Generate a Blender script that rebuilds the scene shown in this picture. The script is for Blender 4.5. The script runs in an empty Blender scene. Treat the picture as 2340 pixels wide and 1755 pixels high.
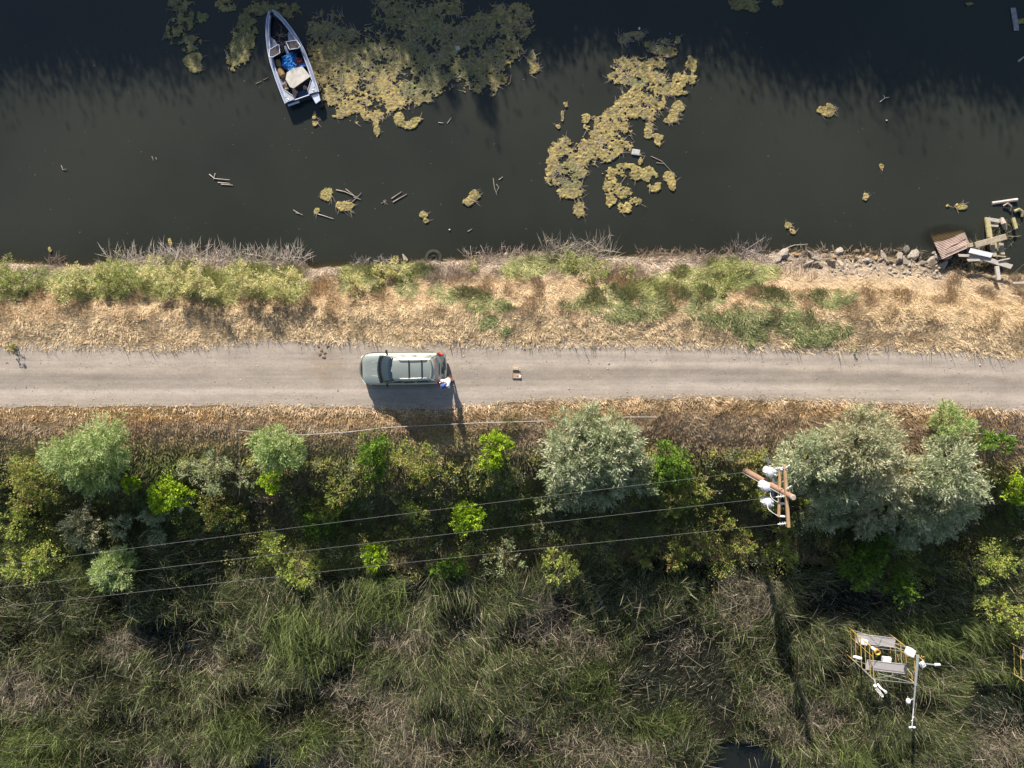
import bpy, math, random
import numpy as np
from mathutils import Vector, Matrix
R = math.radians
rng = np.random.default_rng(11)
random.seed(5)
S = bpy.context.scene
COL = S.collection

# ---------------------------------------------------------------- camera, light, exposure
CAMZ, FPX, TILT = 41.7, 1625.0, R(-3.5)
cam = bpy.data.cameras.new('camera'); cam.sensor_width = 36; cam.lens = 36*FPX/2340
cam.clip_start = 0.5; cam.clip_end = 3000
co = bpy.data.objects.new('camera', cam); COL.objects.link(co)
co.location = (0, 0, CAMZ); co.rotation_euler = (TILT, 0, 0); S.camera = co
SUN_EL, SUN_ROT = R(26), R(-16.3)
w = bpy.data.worlds.new('World'); S.world = w; w.use_nodes = True
nt = w.node_tree; sky = nt.nodes.new('ShaderNodeTexSky'); sky.sky_type = 'NISHITA'; sky.sun_disc = False
sky.sun_elevation = SUN_EL; sky.sun_rotation = SUN_ROT
bg = nt.nodes['Background']; bg.inputs['Strength'].default_value = 0.075
nt.links.new(sky.outputs[0], bg.inputs['Color'])
sl = bpy.data.lights.new('sun', 'SUN'); sl.energy = 5.0; sl.angle = R(0.8); sl.color = (1.0, 0.93, 0.82)
so = bpy.data.objects.new('sun', sl); COL.objects.link(so)
sd = Vector((math.sin(SUN_ROT)*math.cos(SUN_EL), math.cos(SUN_ROT)*math.cos(SUN_EL), math.sin(SUN_EL)))
so.rotation_euler = (-sd).to_track_quat('-Z', 'Y').to_euler(); so.location = sd*80
S.view_settings.view_transform = 'Standard'; S.view_settings.look = 'None'
S.view_settings.exposure = 0.75; S.view_settings.gamma = 1
S.render.engine = 'CYCLES'; S.cycles.max_bounces = 5; S.cycles.diffuse_bounces = 2; S.cycles.glossy_bounces = 2
S.cycles.transparent_max_bounces = 6; S.cycles.transmission_bounces = 2

# ---------------------------------------------------------------- pixel <-> world helpers (layout of the plan)
ca, sa = math.cos(TILT), math.sin(TILT)
def at(px, py, z=0.0):
    dx = (np.asarray(px, float)-1170)/FPX; dy = -(np.asarray(py, float)-877.5)/FPX
    wy = dy*ca + sa; wz = dy*sa - ca
    t = (z-CAMZ)/wz
    return dx*t, wy*t
def px_of(x, y, z):
    zz = z-CAMZ
    cy = y*ca + zz*sa; cz = -y*sa + zz*ca
    return 1170 + FPX*x/(-cz), 877.5 - FPX*cy/(-cz)
def V(px, py, z):
    x, y = at(px, py, z); return Vector((float(x), float(y), float(z)))

# ---------------------------------------------------------------- noise
_T = [np.random.default_rng(100+i).random((256, 256)) for i in range(8)]
def vnoise(x, y, s, k=0):
    T = _T[k % 8]; x = np.asarray(x, float)/s + 37.3*k; y = np.asarray(y, float)/s + 91.7*k
    xi = np.floor(x).astype(int); yi = np.floor(y).astype(int); fx = x-xi; fy = y-yi
    fx = fx*fx*(3-2*fx); fy = fy*fy*(3-2*fy)
    a = T[xi % 256, yi % 256]; b = T[(xi+1) % 256, yi % 256]; c = T[xi % 256, (yi+1) % 256]; d = T[(xi+1) % 256, (yi+1) % 256]
    return (a*(1-fx)+b*fx)*(1-fy)+(c*(1-fx)+d*fx)*fy
def fbm(x, y, s, o=3, k=0):
    r = 0; a = 1; t = 0
    for i in range(o):
        r = r + a*vnoise(x, y, s/(2**i), k+i); t += a; a *= .55
    return r/t
def sst(e0, e1, x):
    t = np.clip((x-e0)/(e1-e0), 0, 1); return t*t*(3-2*t)

# ---------------------------------------------------------------- materials
def nodes_mat(name):
    m = bpy.data.materials.new(name); m.use_nodes = True
    return m, m.node_tree, m.node_tree.nodes['Principled BSDF']
def mat(name, col, rough=.6, metal=0, var=.12, scale=6, bump=0.0, coat=0, spec=.5):
    m, t, b = nodes_mat(name)
    b.inputs['Roughness'].default_value = rough; b.inputs['Metallic'].default_value = metal
    b.inputs['Specular IOR Level'].default_value = spec
    if coat: b.inputs['Coat Weight'].default_value = coat; b.inputs['Coat Roughness'].default_value = .08
    tc = t.nodes.new('ShaderNodeTexCoord'); n = t.nodes.new('ShaderNodeTexNoise')
    n.inputs['Scale'].default_value = scale; n.inputs['Detail'].default_value = 5
    t.links.new(tc.outputs['Object'], n.inputs['Vector'])
    r = t.nodes.new('ShaderNodeValToRGB'); r.color_ramp.elements[0].position = .3; r.color_ramp.elements[1].position = .7
    c = np.array(col)
    r.color_ramp.elements[0].color = (*np.clip(c*(1-var), 0, 1), 1); r.color_ramp.elements[1].color = (*np.clip(c*(1+var), 0, 1), 1)
    t.links.new(n.outputs['Fac'], r.inputs['Fac']); t.links.new(r.outputs['Color'], b.inputs['Base Color'])
    if bump:
        bp = t.nodes.new('ShaderNodeBump'); bp.inputs['Strength'].default_value = bump; bp.inputs['Distance'].default_value = .02
        t.links.new(n.outputs['Fac'], bp.inputs['Height']); t.links.new(bp.outputs['Normal'], b.inputs['Normal'])
    return m
def attr_mat(name, rough=.7, transl=0.0, spec=.25, fine=None, fine_amt=.3, bump=0):
    m, t, b = nodes_mat(name)
    a = t.nodes.new('ShaderNodeAttribute'); a.attribute_name = 'Col'
    src = a.outputs['Color']
    b.inputs['Roughness'].default_value = rough; b.inputs['Specular IOR Level'].default_value = spec
    if fine:
        tc = t.nodes.new('ShaderNodeTexCoord'); n = t.nodes.new('ShaderNodeTexNoise')
        n.inputs['Scale'].default_value = fine; n.inputs['Detail'].default_value = 6; n.inputs['Roughness'].default_value = .7
        t.links.new(tc.outputs['Object'], n.inputs['Vector'])
        mr = t.nodes.new('ShaderNodeMapRange'); mr.inputs['From Min'].default_value = .3; mr.inputs['From Max'].default_value = .7
        mr.inputs['To Min'].default_value = 1-fine_amt; mr.inputs['To Max'].default_value = 1+fine_amt
        t.links.new(n.outputs['Fac'], mr.inputs['Value'])
        mx = t.nodes.new('ShaderNodeVectorMath'); mx.operation = 'SCALE'
        t.links.new(src, mx.inputs[0]); t.links.new(mr.outputs[0], mx.inputs['Scale']); src = mx.outputs[0]
        if bump:
            bp = t.nodes.new('ShaderNodeBump'); bp.inputs['Strength'].default_value = bump; bp.inputs['Distance'].default_value = .03
            t.links.new(n.outputs['Fac'], bp.inputs['Height']); t.links.new(bp.outputs['Normal'], b.inputs['Normal'])
    t.links.new(src, b.inputs['Base Color'])
    if transl:
        tr = t.nodes.new('ShaderNodeBsdfTranslucent'); t.links.new(src, tr.inputs['Color'])
        ms = t.nodes.new('ShaderNodeMixShader'); ms.inputs[0].default_value = transl
        t.links.new(b.outputs[0], ms.inputs[1]); t.links.new(tr.outputs[0], ms.inputs[2])
        t.links.new(ms.outputs[0], t.nodes['Material Output'].inputs['Surface'])
    return m
M_leaf = attr_mat('leaf', .55, .38, .3)
M_blade = attr_mat('grass_blade', .7, .18, .2)
M_ground = attr_mat('soil', .95, 0, .1, fine=7, fine_amt=.45, bump=.6)
M_algae = attr_mat('algae', .8, 0, .2, fine=14, fine_amt=.4, bump=.8)
M_bark = mat('bark', (.16, .12, .09), .9, 0, .3, 12, .4)
M_rock = attr_mat('rock', .85, 0, .3, fine=9, fine_amt=.3, bump=.5)

def gravel():
    m, t, b = nodes_mat('gravel')
    b.inputs['Roughness'].default_value = .95; b.inputs['Specular IOR Level'].default_value = .15
    tc = t.nodes.new('ShaderNodeTexCoord')
    def noise(scale, sc3=(1, 1, 1), det=6, ro=.65):
        mp = t.nodes.new('ShaderNodeMapping'); mp.inputs['Scale'].default_value = sc3
        n = t.nodes.new('ShaderNodeTexNoise'); n.inputs['Scale'].default_value = scale
        n.inputs['Detail'].default_value = det; n.inputs['Roughness'].default_value = ro
        t.links.new(tc.outputs['Object'], mp.inputs[0]); t.links.new(mp.outputs[0], n.inputs['Vector']); return n.outputs['Fac']
    a = t.nodes.new('ShaderNodeAttribute'); a.attribute_name = 'Col'
    def rng_(f, lo, hi, a0=.3, a1=.7):
        mr = t.nodes.new('ShaderNodeMapRange'); mr.inputs['From Min'].default_value = a0; mr.inputs['From Max'].default_value = a1
        mr.inputs['To Min'].default_value = lo; mr.inputs['To Max'].default_value = hi; t.links.new(f, mr.inputs['Value']); return mr.outputs[0]
    f1 = rng_(noise(1.0, (.05, 2.8, 1), 7), .82, 1.16)          # streaks along the road
    f2 = rng_(noise(9, (1, 1, 1), 8, .8), .82, 1.2)             # stones
    f3 = rng_(noise(.5), .93, 1.08)
    f4 = rng_(noise(2.6, (.25, 1, 1), 8, .8), .84, 1.14)
    src = a.outputs['Color']
    for f in (f1, f2, f3, f4):
        mx = t.nodes.new('ShaderNodeVectorMath'); mx.operation = 'SCALE'
        t.links.new(src, mx.inputs[0]); t.links.new(f, mx.inputs['Scale']); src = mx.outputs[0]
    t.links.new(src, b.inputs['Base Color'])
    bp = t.nodes.new('ShaderNodeBump'); bp.inputs['Strength'].default_value = .35; bp.inputs['Distance'].default_value = .02
    t.links.new(f2, bp.inputs['Height']); t.links.new(bp.outputs['Normal'], b.inputs['Normal'])
    return m
M_gravel = gravel()

def water_mat(name, col, use_clarity):
    m, t, b = nodes_mat(name)
    b.inputs['Roughness'].default_value = .12; b.inputs['IOR'].default_value = 1.33; b.inputs['Specular IOR Level'].default_value = .85; b.inputs['Specular Tint'].default_value = (.8, .9, 1, 1)
    tc = t.nodes.new('ShaderNodeTexCoord'); n = t.nodes.new('ShaderNodeTexNoise'); n.inputs['Scale'].default_value = .12; n.inputs['Detail'].default_value = 4
    t.links.new(tc.outputs['Object'], n.inputs['Vector'])
    r = t.nodes.new('ShaderNodeValToRGB'); c = np.array(col)
    r.color_ramp.elements[0].position = .35; r.color_ramp.elements[1].position = .65
    r.color_ramp.elements[0].color = (*(c*.86), 1); r.color_ramp.elements[1].color = (*(c*1.12), 1)
    t.links.new(n.outputs['Fac'], r.inputs[0]); t.links.new(r.outputs[0], b.inputs['Base Color'])
    n2 = t.nodes.new('ShaderNodeTexNoise'); n2.inputs['Scale'].default_value = 2.2; n2.inputs['Detail'].default_value = 3
    t.links.new(tc.outputs['Object'], n2.inputs['Vector'])
    bp = t.nodes.new('ShaderNodeBump'); bp.inputs['Strength'].default_value = .05; bp.inputs['Distance'].default_value = .05
    t.links.new(n2.outputs['Fac'], bp.inputs['Height']); t.links.new(bp.outputs['Normal'], b.inputs['Normal'])
    if use_clarity:
        a = t.nodes.new('ShaderNodeAttribute'); a.attribute_name = 'clarity'
        tr = t.nodes.new('ShaderNodeBsdfTransparent'); tr.inputs['Color'].default_value = (.75, .7, .5, 1)
        ms = t.nodes.new('ShaderNodeMixShader'); t.links.new(a.outputs['Fac'], ms.inputs[0])
        t.links.new(b.outputs[0], ms.inputs[1]); t.links.new(tr.outputs[0], ms.inputs[2])
        t.links.new(ms.outputs[0], t.nodes['Material Output'].inputs['Surface'])
    return m
M_water = water_mat('canal_water', (.033, .035, .026), True)
M_marshwater = water_mat('marsh_water', (.014, .016, .013), False)

# ---------------------------------------------------------------- object helpers
def tag(o, label=None, cat=None, group=None, kind=None):
    for k, v in (('label', label), ('category', cat), ('group', group), ('kind', kind)):
        if v: o[k] = v
    return o
def thing(name, label, cat, loc, rz=0, group=None):
    o = bpy.data.objects.new(name, None); COL.objects.link(o); o.location = loc; o.rotation_euler = (0, 0, rz)
    o.empty_display_size = .2
    return tag(o, label, cat, group)
def raw(name, verts, faces_q, faces_t, m, parent=None, world=True, cols=None, smooth=False, loc=None, attrs=None):
    verts = np.asarray(verts, np.float32).reshape(-1, 3)
    if parent is not None and world: verts = verts - np.array(parent.location, np.float32)
    if loc is not None: verts = verts - np.array(loc, np.float32)
    q = np.zeros((0, 4), np.int32) if faces_q is None else np.asarray(faces_q, np.int32).reshape(-1, 4)
    t = np.zeros((0, 3), np.int32) if faces_t is None else np.asarray(faces_t, np.int32).reshape(-1, 3)
    me = bpy.data.meshes.new(name)
    me.vertices.add(len(verts)); me.vertices.foreach_set('co', verts.ravel())
    nl = len(q)*4+len(t)*3; me.loops.add(nl)
    me.loops.foreach_set('vertex_index', np.concatenate([q.ravel(), t.ravel()]))
    me.polygons.add(len(q)+len(t))
    ls = np.concatenate([np.arange(len(q))*4, len(q)*4+np.arange(len(t))*3]).astype(np.int32)
    me.polygons.foreach_set('loop_start', ls)
    if smooth: me.polygons.foreach_set('use_smooth', np.ones(len(q)+len(t), bool))
    me.update(calc_edges=True)
    if cols is not None:
        a = me.attributes.new('Col', 'FLOAT_COLOR', 'POINT')
        c = np.ones((len(verts), 4), np.float32); c[:, :3] = cols; a.data.foreach_set('color', c.ravel())
    if attrs:
        for k, v in attrs.items():
            a = me.attributes.new(k, 'FLOAT', 'POINT'); a.data.foreach_set('value', np.asarray(v, np.float32))
    me.materials.append(m)
    o = bpy.data.objects.new(name, me); COL.objects.link(o)
    if parent is not None: o.parent = parent
    if loc is not None: o.location = loc
    return o
class MB:
    def __init__(s): s.v = []; s.f = []
    def add(s, vs, fs):
        n = len(s.v); s.v += [tuple(v) for v in vs]; s.f += [tuple(i+n for i in f) for f in fs]; return s
    def box(s, c, size, rot=None, bev=0):
        x, y, z = [d/2 for d in size]; M = rot if rot is not None else Matrix.Identity(3); c = Vector(c)
        if bev <= 0:
            vs = [c+M@Vector((a*x, b*y, d*z)) for a in (-1, 1) for b in (-1, 1) for d in (-1, 1)]
            return s.add(vs, [(0, 1, 3, 2), (4, 6, 7, 5), (0, 4, 5, 1), (2, 3, 7, 6), (0, 2, 6, 4), (1, 5, 7, 3)])
        b = min(bev, x*.9, y*.9, z*.9); rings = []
        for zz, k in ((-z, b), (-z+b, 0), (z-b, 0), (z, b)):
            X, Y = x-k, y-k
            e = b*.6
            rings.append([c+M@Vector((p, q, zz)) for p, q in ((-X+e, -Y), (X-e, -Y), (X, -Y+e), (X, Y-e), (X-e, Y), (-X+e, Y), (-X, Y-e), (-X, -Y+e))])
        return s.loft(rings, cap=True)
    def loft(s, rings, cap=True, closed=True):
        n = len(rings[0]); vs = [v for r in rings for v in r]; fs = []
        for i in range(len(rings)-1):
            for j in range(n if closed else n-1):
                k = (j+1) % n; fs.append((i*n+j, i*n+k, (i+1)*n+k, (i+1)*n+j))
        if cap: fs += [tuple(range(n))[::-1], tuple((len(rings)-1)*n+j for j in range(n))]
        return s.add(vs, fs)
    def tube(s, pts, r, n=8, cap=True):
        pts = [Vector(p) for p in pts]; rs = r if hasattr(r, '__len__') else [r]*len(pts); rings = []
        for i, p in enumerate(pts):
            d = (pts[min(i+1, len(pts)-1)]-pts[max(i-1, 0)]).normalized()
            u = d.cross(Vector((0, 0, 1)));
            if u.length < .01: u = d.cross(Vector((1, 0, 0)))
            u.normalize(); v = d.cross(u)
            rings.append([p+(u*math.cos(2*math.pi*k/n)+v*math.sin(2*math.pi*k/n))*rs[i] for k in range(n)])
        return s.loft(rings, cap)
    def ball(s, c, r, n=10, sc=(1, 1, 1)):
        rings = []
        for i in range(n//2+1):
            a = math.pi*(i/(n//2)) ; rr = max(math.sin(a), .02); z = -math.cos(a)
            rings.append([Vector(c)+Vector((rr*math.cos(2*math.pi*k/n)*r*sc[0], rr*math.sin(2*math.pi*k/n)*r*sc[1], z*r*sc[2])) for k in range(n)])
        return s.loft(rings, True)
    def build(s, name, m, parent=None, world=True, smooth=False, loc=None, cols=None):
        me = bpy.data.meshes.new(name); vs = s.v
        off = Vector((0, 0, 0))
        if parent is not None and world: off = Vector(parent.location)
        if loc is not None: off = Vector(loc)
        me.from_pydata([tuple(Vector(v)-off) for v in vs], [], s.f); me.update()
        if smooth:
            for p in me.polygons: p.use_smooth = True
            try: me.set_sharp_from_angle(angle=R(40))
            except Exception: pass
        me.materials.append(m); o = bpy.data.objects.new(name, me); COL.objects.link(o)
        if parent is not None: o.parent = parent
        if loc is not None: o.location = loc
        return o
def rotz(a): return Matrix.Rotation(a, 3, 'Z')
def align(p, q):
    return (Vector(q)-Vector(p)).to_track_quat('X', 'Z').to_matrix()
def rib(mb, ring_fn): pass

# vectorised ribbons (grass, reeds, twigs) -------------------------------------------------
def ribbons(P, D, L, Wd, droop, col, segs=3, side_rand=.5):
    N = len(P); D = D/np.linalg.norm(D, axis=1, keepdims=True)
    up = np.array([0, 0, 1.]); Sd = np.cross(D, up); nn = np.linalg.norm(Sd, axis=1, keepdims=True)
    a = rng.random(N)*6.28; rnd = np.stack([np.cos(a), np.sin(a), np.zeros(N)], 1)
    Sd = np.where(nn > .15, Sd/np.maximum(nn, 1e-6), rnd)
    Sd = Sd + side_rand*(rng.random((N, 3))-.5); Sd /= np.linalg.norm(Sd, axis=1, keepdims=True)
    Hd = D*np.array([1, 1, 0]); Hn = np.linalg.norm(Hd, axis=1, keepdims=True); Hd = np.where(Hn > .05, Hd/np.maximum(Hn, 1e-6), rnd)
    vs = []
    for k in range(segs):
        t = k/segs
        c = P + D*(L*t)[:, None] + (Hd*.7-up*.5)*(droop*L*t*t)[:, None]
        wd = Wd*(1-.35*t); vs += [c-Sd*wd[:, None]/2, c+Sd*wd[:, None]/2]
    tip = P + D*L[:, None] + (Hd*.7-up*.5)*(droop*L)[:, None]
    vs.append(tip); n = 2*segs+1
    VV = np.stack(vs, 1).reshape(-1, 3); base = (np.arange(N)*n)[:, None]
    q = np.concatenate([base+np.array([[2*k, 2*k+1, 2*k+3, 2*k+2]]) for k in range(segs-1)], 0) if segs > 1 else None
    t3 = base+np.array([[2*segs-2, 2*segs-1, 2*segs]])
    return VV, q, t3, np.repeat(col, n, 0), tip
def leaves(P, D, L, Wd, col):
    N = len(P); D = D/np.linalg.norm(D, axis=1, keepdims=True)
    Sd = np.cross(D, rng.normal(size=(N, 3))); Sd /= np.linalg.norm(Sd, axis=1, keepdims=True)
    a = P; b = P+D*(L*.45)[:, None]+Sd*(Wd/2)[:, None]; c = P+D*L[:, None]; d = P+D*(L*.45)[:, None]-Sd*(Wd/2)[:, None]
    VV = np.stack([a, b, c, d], 1).reshape(-1, 3); q = (np.arange(N)*4)[:, None]+np.arange(4)[None]
    return VV, q, np.repeat(col, 4, 0)
def jitter(c, n, a=.2, hue=.08):
    c = np.broadcast_to(np.array(c, float), (n, 3)); k = 1+a*(rng.random((n, 1))*2-1)
    return np.clip(c*k*(1+hue*(rng.random((n, 3))*2-1)), .003, .95)

# ---------------------------------------------------------------- the ground
WATER, MARSH = -2.3, -4.0
def curve(pts, z):
    p = np.array(pts, float); X, Y = at(p[:, 0], p[:, 1], z); o = np.argsort(X); X = X[o]; Y = Y[o]
    return lambda x: np.interp(x, X, Y)
yN = curve([(-400, 788), (0, 790), (400, 797), (520, 786), (600, 778), (760, 778), (900, 786), (1000, 788), (1300, 787), (1600, 790), (1850, 800), (2100, 798), (2340, 820), (2700, 835)], 0)
yS = curve([(-400, 925), (0, 925), (200, 925), (560, 922), (800, 928), (1000, 930), (1200, 914), (1560, 903), (1900, 912), (2100, 924), (2340, 936), (2700, 950)], 0)
yW = curve([(-400, 600), (0, 603), (100, 608), (180, 613), (260, 600), (450, 590), (650, 602), (720, 618), (760, 612), (900, 608), (1000, 600), (1100, 594), (1250, 580), (1400, 592), (1560, 590), (1700, 588), (1800, 578), (1900, 580), (2050, 590), (2150, 612), (2250, 628), (2310, 632), (2400, 620), (2700, 620)], WATER)
GAPS = [(1610, 1690, 1800, 1800), (560, 1670, 700, 1800)]
def gapmask(px, py):
    m = np.full(np.shape(px), -9.)
    for cx, cy, rx, ry in ((1700, 1765, 105, 75), (625, 1765, 55, 70), (430, 1480, 12, 18)):
        m = np.maximum(m, 1-((px-cx)/rx)**2-((py-cy)/ry)**2)
    return m
def ground_z(x, y):
    x = np.asarray(x, float); y = np.asarray(y, float)
    n = yN(x); s = yS(x); wl = yW(x)
    wob = (fbm(x, y, 2.2, 3, 2)-.5)
    # north bank
    tn = (y-n); bw = np.maximum(wl-n, 1.5)
    zn = np.where(y < wl, WATER*sst(.30, 1.05, tn/bw)*1.0, WATER-(y-wl)*.55)
    zn = np.maximum(zn, -4.6)+wob*.13*sst(0, .6, tn)
    # far bank of the canal
    zn = np.where(y > 20.5, np.maximum(zn, -4.6+(y-20.5)*.9), zn); zn = np.where(y > 20.5, np.minimum(zn, .4+wob), zn)
    # south slope
    ts = (s-y)
    zs = (MARSH+.1+.45)*sst(2.1, 8.0, ts) - .08*sst(0, 1, ts) - .37*sst(.9, 3.0, ts) + wob*.5*sst(1.2, 3.5, ts)
    px, py = px_of(x, y, MARSH)
    zs = zs - .7*sst(0, .35, gapmask(px, py))*(ts > 8)
    z = np.where(y > n, zn, np.where(y < s, zs, 0.0))
    return z
def axis(a, b, st, far):
    core = np.arange(a, b+1e-6, st); out = []; d = st*2; v = b
    while v < far: v += d; out.append(v); d *= 1.35
    lo = []; d = st*2; v = a
    while v > -far: v -= d; lo.append(v); d *= 1.35
    return np.array(lo[::-1]+list(core)+out)
def grid_mesh(name, X, Y, zf, m, colf=None, attrs=None, keep=None):
    gx, gy = np.meshgrid(X, Y, indexing='ij'); z = zf(gx, gy); nx, ny = gx.shape
    VV = np.stack([gx, gy, z], -1).reshape(-1, 3)
    i, j = np.meshgrid(np.arange(nx-1), np.arange(ny-1), indexing='ij'); b = i*ny+j
    q = np.stack([b, b+ny, b+ny+1, b+1], -1)
    if keep is not None: q = q[keep(gx, gy)]
    q = q.reshape(-1, 4)
    cols = None if colf is None else colf(VV[:, 0], VV[:, 1], VV[:, 2])
    at_ = None if attrs is None else {k: f(VV[:, 0], VV[:, 1]) for k, f in attrs.items()}
    return raw(name, VV, q, None, m, cols=cols, smooth=True, attrs=at_)

TAN = np.array([.67, .52, .33]); BROWN = np.array([.48, .35, .215]); PINK = np.array([.58, .47, .37]); OR = np.array([.47, .30, .135])
def mixc(a, b, t): t = np.asarray(t)[..., None]; return a*(1-t)+b*t
def soil_col(x, y, z):
    n = yN(x); s = yS(x); wl = yW(x); t = (y-n)/np.maximum(wl-n, 1.5); f = fbm(x, y, .9, 4, 1)
    cN = mixc(TAN*.62, BROWN*.8, sst(.2, .6, t+.3*(f-.5))); cN = mixc(cN, PINK*.45, sst(.6, .95, t)); cN = mixc(cN, np.array([.10, .08, .05]), sst(1.0, 1.15, t))
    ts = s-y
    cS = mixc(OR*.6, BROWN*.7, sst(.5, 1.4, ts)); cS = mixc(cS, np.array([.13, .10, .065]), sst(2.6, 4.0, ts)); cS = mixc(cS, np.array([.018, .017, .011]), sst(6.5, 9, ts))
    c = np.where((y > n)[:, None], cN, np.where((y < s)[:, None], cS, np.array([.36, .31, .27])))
    return c*(.75+.5*f)[:, None]
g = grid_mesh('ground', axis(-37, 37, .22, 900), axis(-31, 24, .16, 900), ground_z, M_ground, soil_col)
tag(g, kind='structure')
# canal water
def wz(x, y): return np.full_like(x, WATER)
def clarity(x, y):
    d = WATER-ground_z(x, y)
    d = np.maximum(d, 0); c = np.maximum(np.exp(-d*4.5)*.85, np.exp(-d*1.3)*.32)*(y < 12)
    px, py = px_of(x, y, WATER); return np.maximum(c, .6*np.clip(1.3*(1-((px-2165)/75)**2-((py-545)/38)**2), 0, 1))
o = grid_mesh('canal_water', axis(-37, 37, .5, 900), np.concatenate([np.arange(2.0, 9, .12), np.arange(9, 26, 1.0)]), wz, M_water, attrs={'clarity': clarity})
tag(o, kind='structure')
o = raw('marsh_water', [(-900, -900, MARSH-.12), (900, -900, MARSH-.12), (900, -9.5, MARSH-.12), (-900, -9.5, MARSH-.12)], [(0, 1, 2, 3)], None, M_marshwater)
tag(o, kind='structure')
# gravel road
def road_edge(x, k): return .34*(fbm(x, x*0+k*9, 1.6, 5, 5)-.5)*2
U = np.linspace(0, 1, 46)
rx = axis(-37, 37, .15, 900)
gx = np.repeat(rx[:, None], len(U), 1)
n0 = yN(rx)+road_edge(rx, 1)+.12; s0 = yS(rx)+road_edge(rx, 2)*.6-.15
gy = s0[:, None]+(n0-s0)[:, None]*U[None]
gz = ground_z(gx, gy)
uu = np.broadcast_to(U[None], gy.shape)
prof = .03*np.sin(math.pi*uu)-.018*np.exp(-((uu-.3)/.09)**2)-.018*np.exp(-((uu-.68)/.09)**2)
gz = gz+.012+prof
base = np.array([.405, .34, .28]); dark = np.array([.30, .255, .215]); lite = np.array([.475, .405, .35])
def bump1(u, c, wd): return np.exp(-((u-c)/wd)**2)
wv = .06*(fbm(gx, gx*0, 9, 2, 3)-.5)
rc = np.broadcast_to(base, gy.shape+(3,)).copy()
k = np.clip(.9*bump1(uu+wv, .50, .10)+.5*bump1(uu+wv, .97, .08), 0, 1)*(.5+.8*fbm(gx, gy, 3, 2, 6)); rc = mixc(rc, dark, np.clip(k, 0, 1))
k = np.clip(.8*bump1(uu+wv, .22, .10)+.5*bump1(uu+wv, .74, .08), 0, 1); rc = mixc(rc, lite, k*.8)
ppx, ppy = px_of(gx, gy, 0)
k = np.clip(1-((ppx-745)/55)**2-((ppy-840)/60)**2, 0, 1)*fbm(gx, gy, .4, 3, 2); rc = mixc(rc, np.array([.33, .25, .18]), k)
nx, ny = gx.shape
i, j = np.meshgrid(np.arange(nx-1), np.arange(ny-1), indexing='ij'); b = i*ny+j
o = raw('gravel_road', np.stack([gx, gy, gz], -1).reshape(-1, 3), np.stack([b, b+ny, b+ny+1, b+1], -1).reshape(-1, 4), None, M_gravel, cols=rc.reshape(-1, 3), smooth=True)
tag(o, kind='structure')

m = 2600; x = rng.uniform(-33, 33, m); u = np.where(rng.random(m) < .6, rng.beta(.5, .5, m), rng.normal(.5, .08, m)); u = np.clip(u, .01, .99)
y = yS(x)+(yN(x)-yS(x))*u; r_ = rng.uniform(.012, .034, m)*np.where(rng.random(m) < .04, 1.8, 1)
oct_ = np.array([(1, 0, 0), (0, 1, 0), (-1, 0, 0), (0, -1, 0), (0, 0, .7), (0, 0, -.7)]); ft = np.array([(0, 1, 4), (1, 2, 4), (2, 3, 4), (3, 0, 4), (1, 0, 5), (2, 1, 5), (3, 2, 5), (0, 3, 5)])
VV = (np.stack([x, y, np.full(m, .03)], 1)[:, None]+oct_[None]*r_[:, None, None]*rng.uniform(.6, 1.4, (m, 6, 1))).reshape(-1, 3)
o = raw('loose_stones', VV, None, ((np.arange(m)*6)[:, None, None]+ft[None]).reshape(-1, 3), M_rock, cols=np.repeat(jitter((.40, .33, .27), m, .45), 6, 0))
tag(o, 'loose little stones scattered over the gravel road', 'stones', kind='stuff')

# ---------------------------------------------------------------- grasses (stuff)
def in_view(x, y, z, mar=70):
    px, py = px_of(x, y, z); return (px > -mar) & (px < 2340+mar) & (py > -mar) & (py < 1755+mar), px, py
def ell(px, py, L, nz=0):
    m = np.full(np.shape(px), -9.)
    for cx, cy, a, b in L: m = np.maximum(m, 1-((px-cx)/a)**2-((py-cy)/b)**2)
    return m+nz
GREEN_N = [(1040, 672, 45, 26), (1100, 688, 45, 28), (1150, 700, 30, 18), (1000, 660, 22, 16), (1340, 690, 55, 22), (1420, 690, 60, 24), (1440, 715, 70, 22), (1375, 670, 60, 18), (1500, 695, 60, 26),
           (1590, 690, 60, 40), (1625, 725, 50, 24), (1720, 765, 45, 26), (1690, 725, 45, 30), (1760, 740, 50, 34), (1830, 735, 55, 34), (1895, 755, 45, 28), (1850, 770, 60, 22), (1780, 680, 60, 24), (1900, 680, 50, 22), (1160, 755, 25, 14), (1110, 735, 30, 16),
           (790, 650, 25, 28), (860, 640, 30, 30), (930, 660, 25, 30), (960, 625, 40, 22), (20, 650, 70, 40), (90, 640, 40, 34), (250, 650, 60, 34), (1690, 640, 60, 26)]
YEL_N = [(180, 650, 70, 42), (260, 640, 90, 48), (380, 640, 90, 45), (500, 650, 90, 48), (600, 645, 80, 45), (660, 650, 45, 40), (820, 625, 60, 24), (900, 620, 70, 24), (1200, 610, 60, 30), (1300, 600, 80, 30), (1600, 640, 120, 35), (1480, 660, 60, 25), (1660, 610, 60, 25), (1750, 620, 40, 22)]
def scatter(n, x0, x1, y0, y1):
    return rng.uniform(x0, x1, n), rng.uniform(y0, y1, n)
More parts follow.
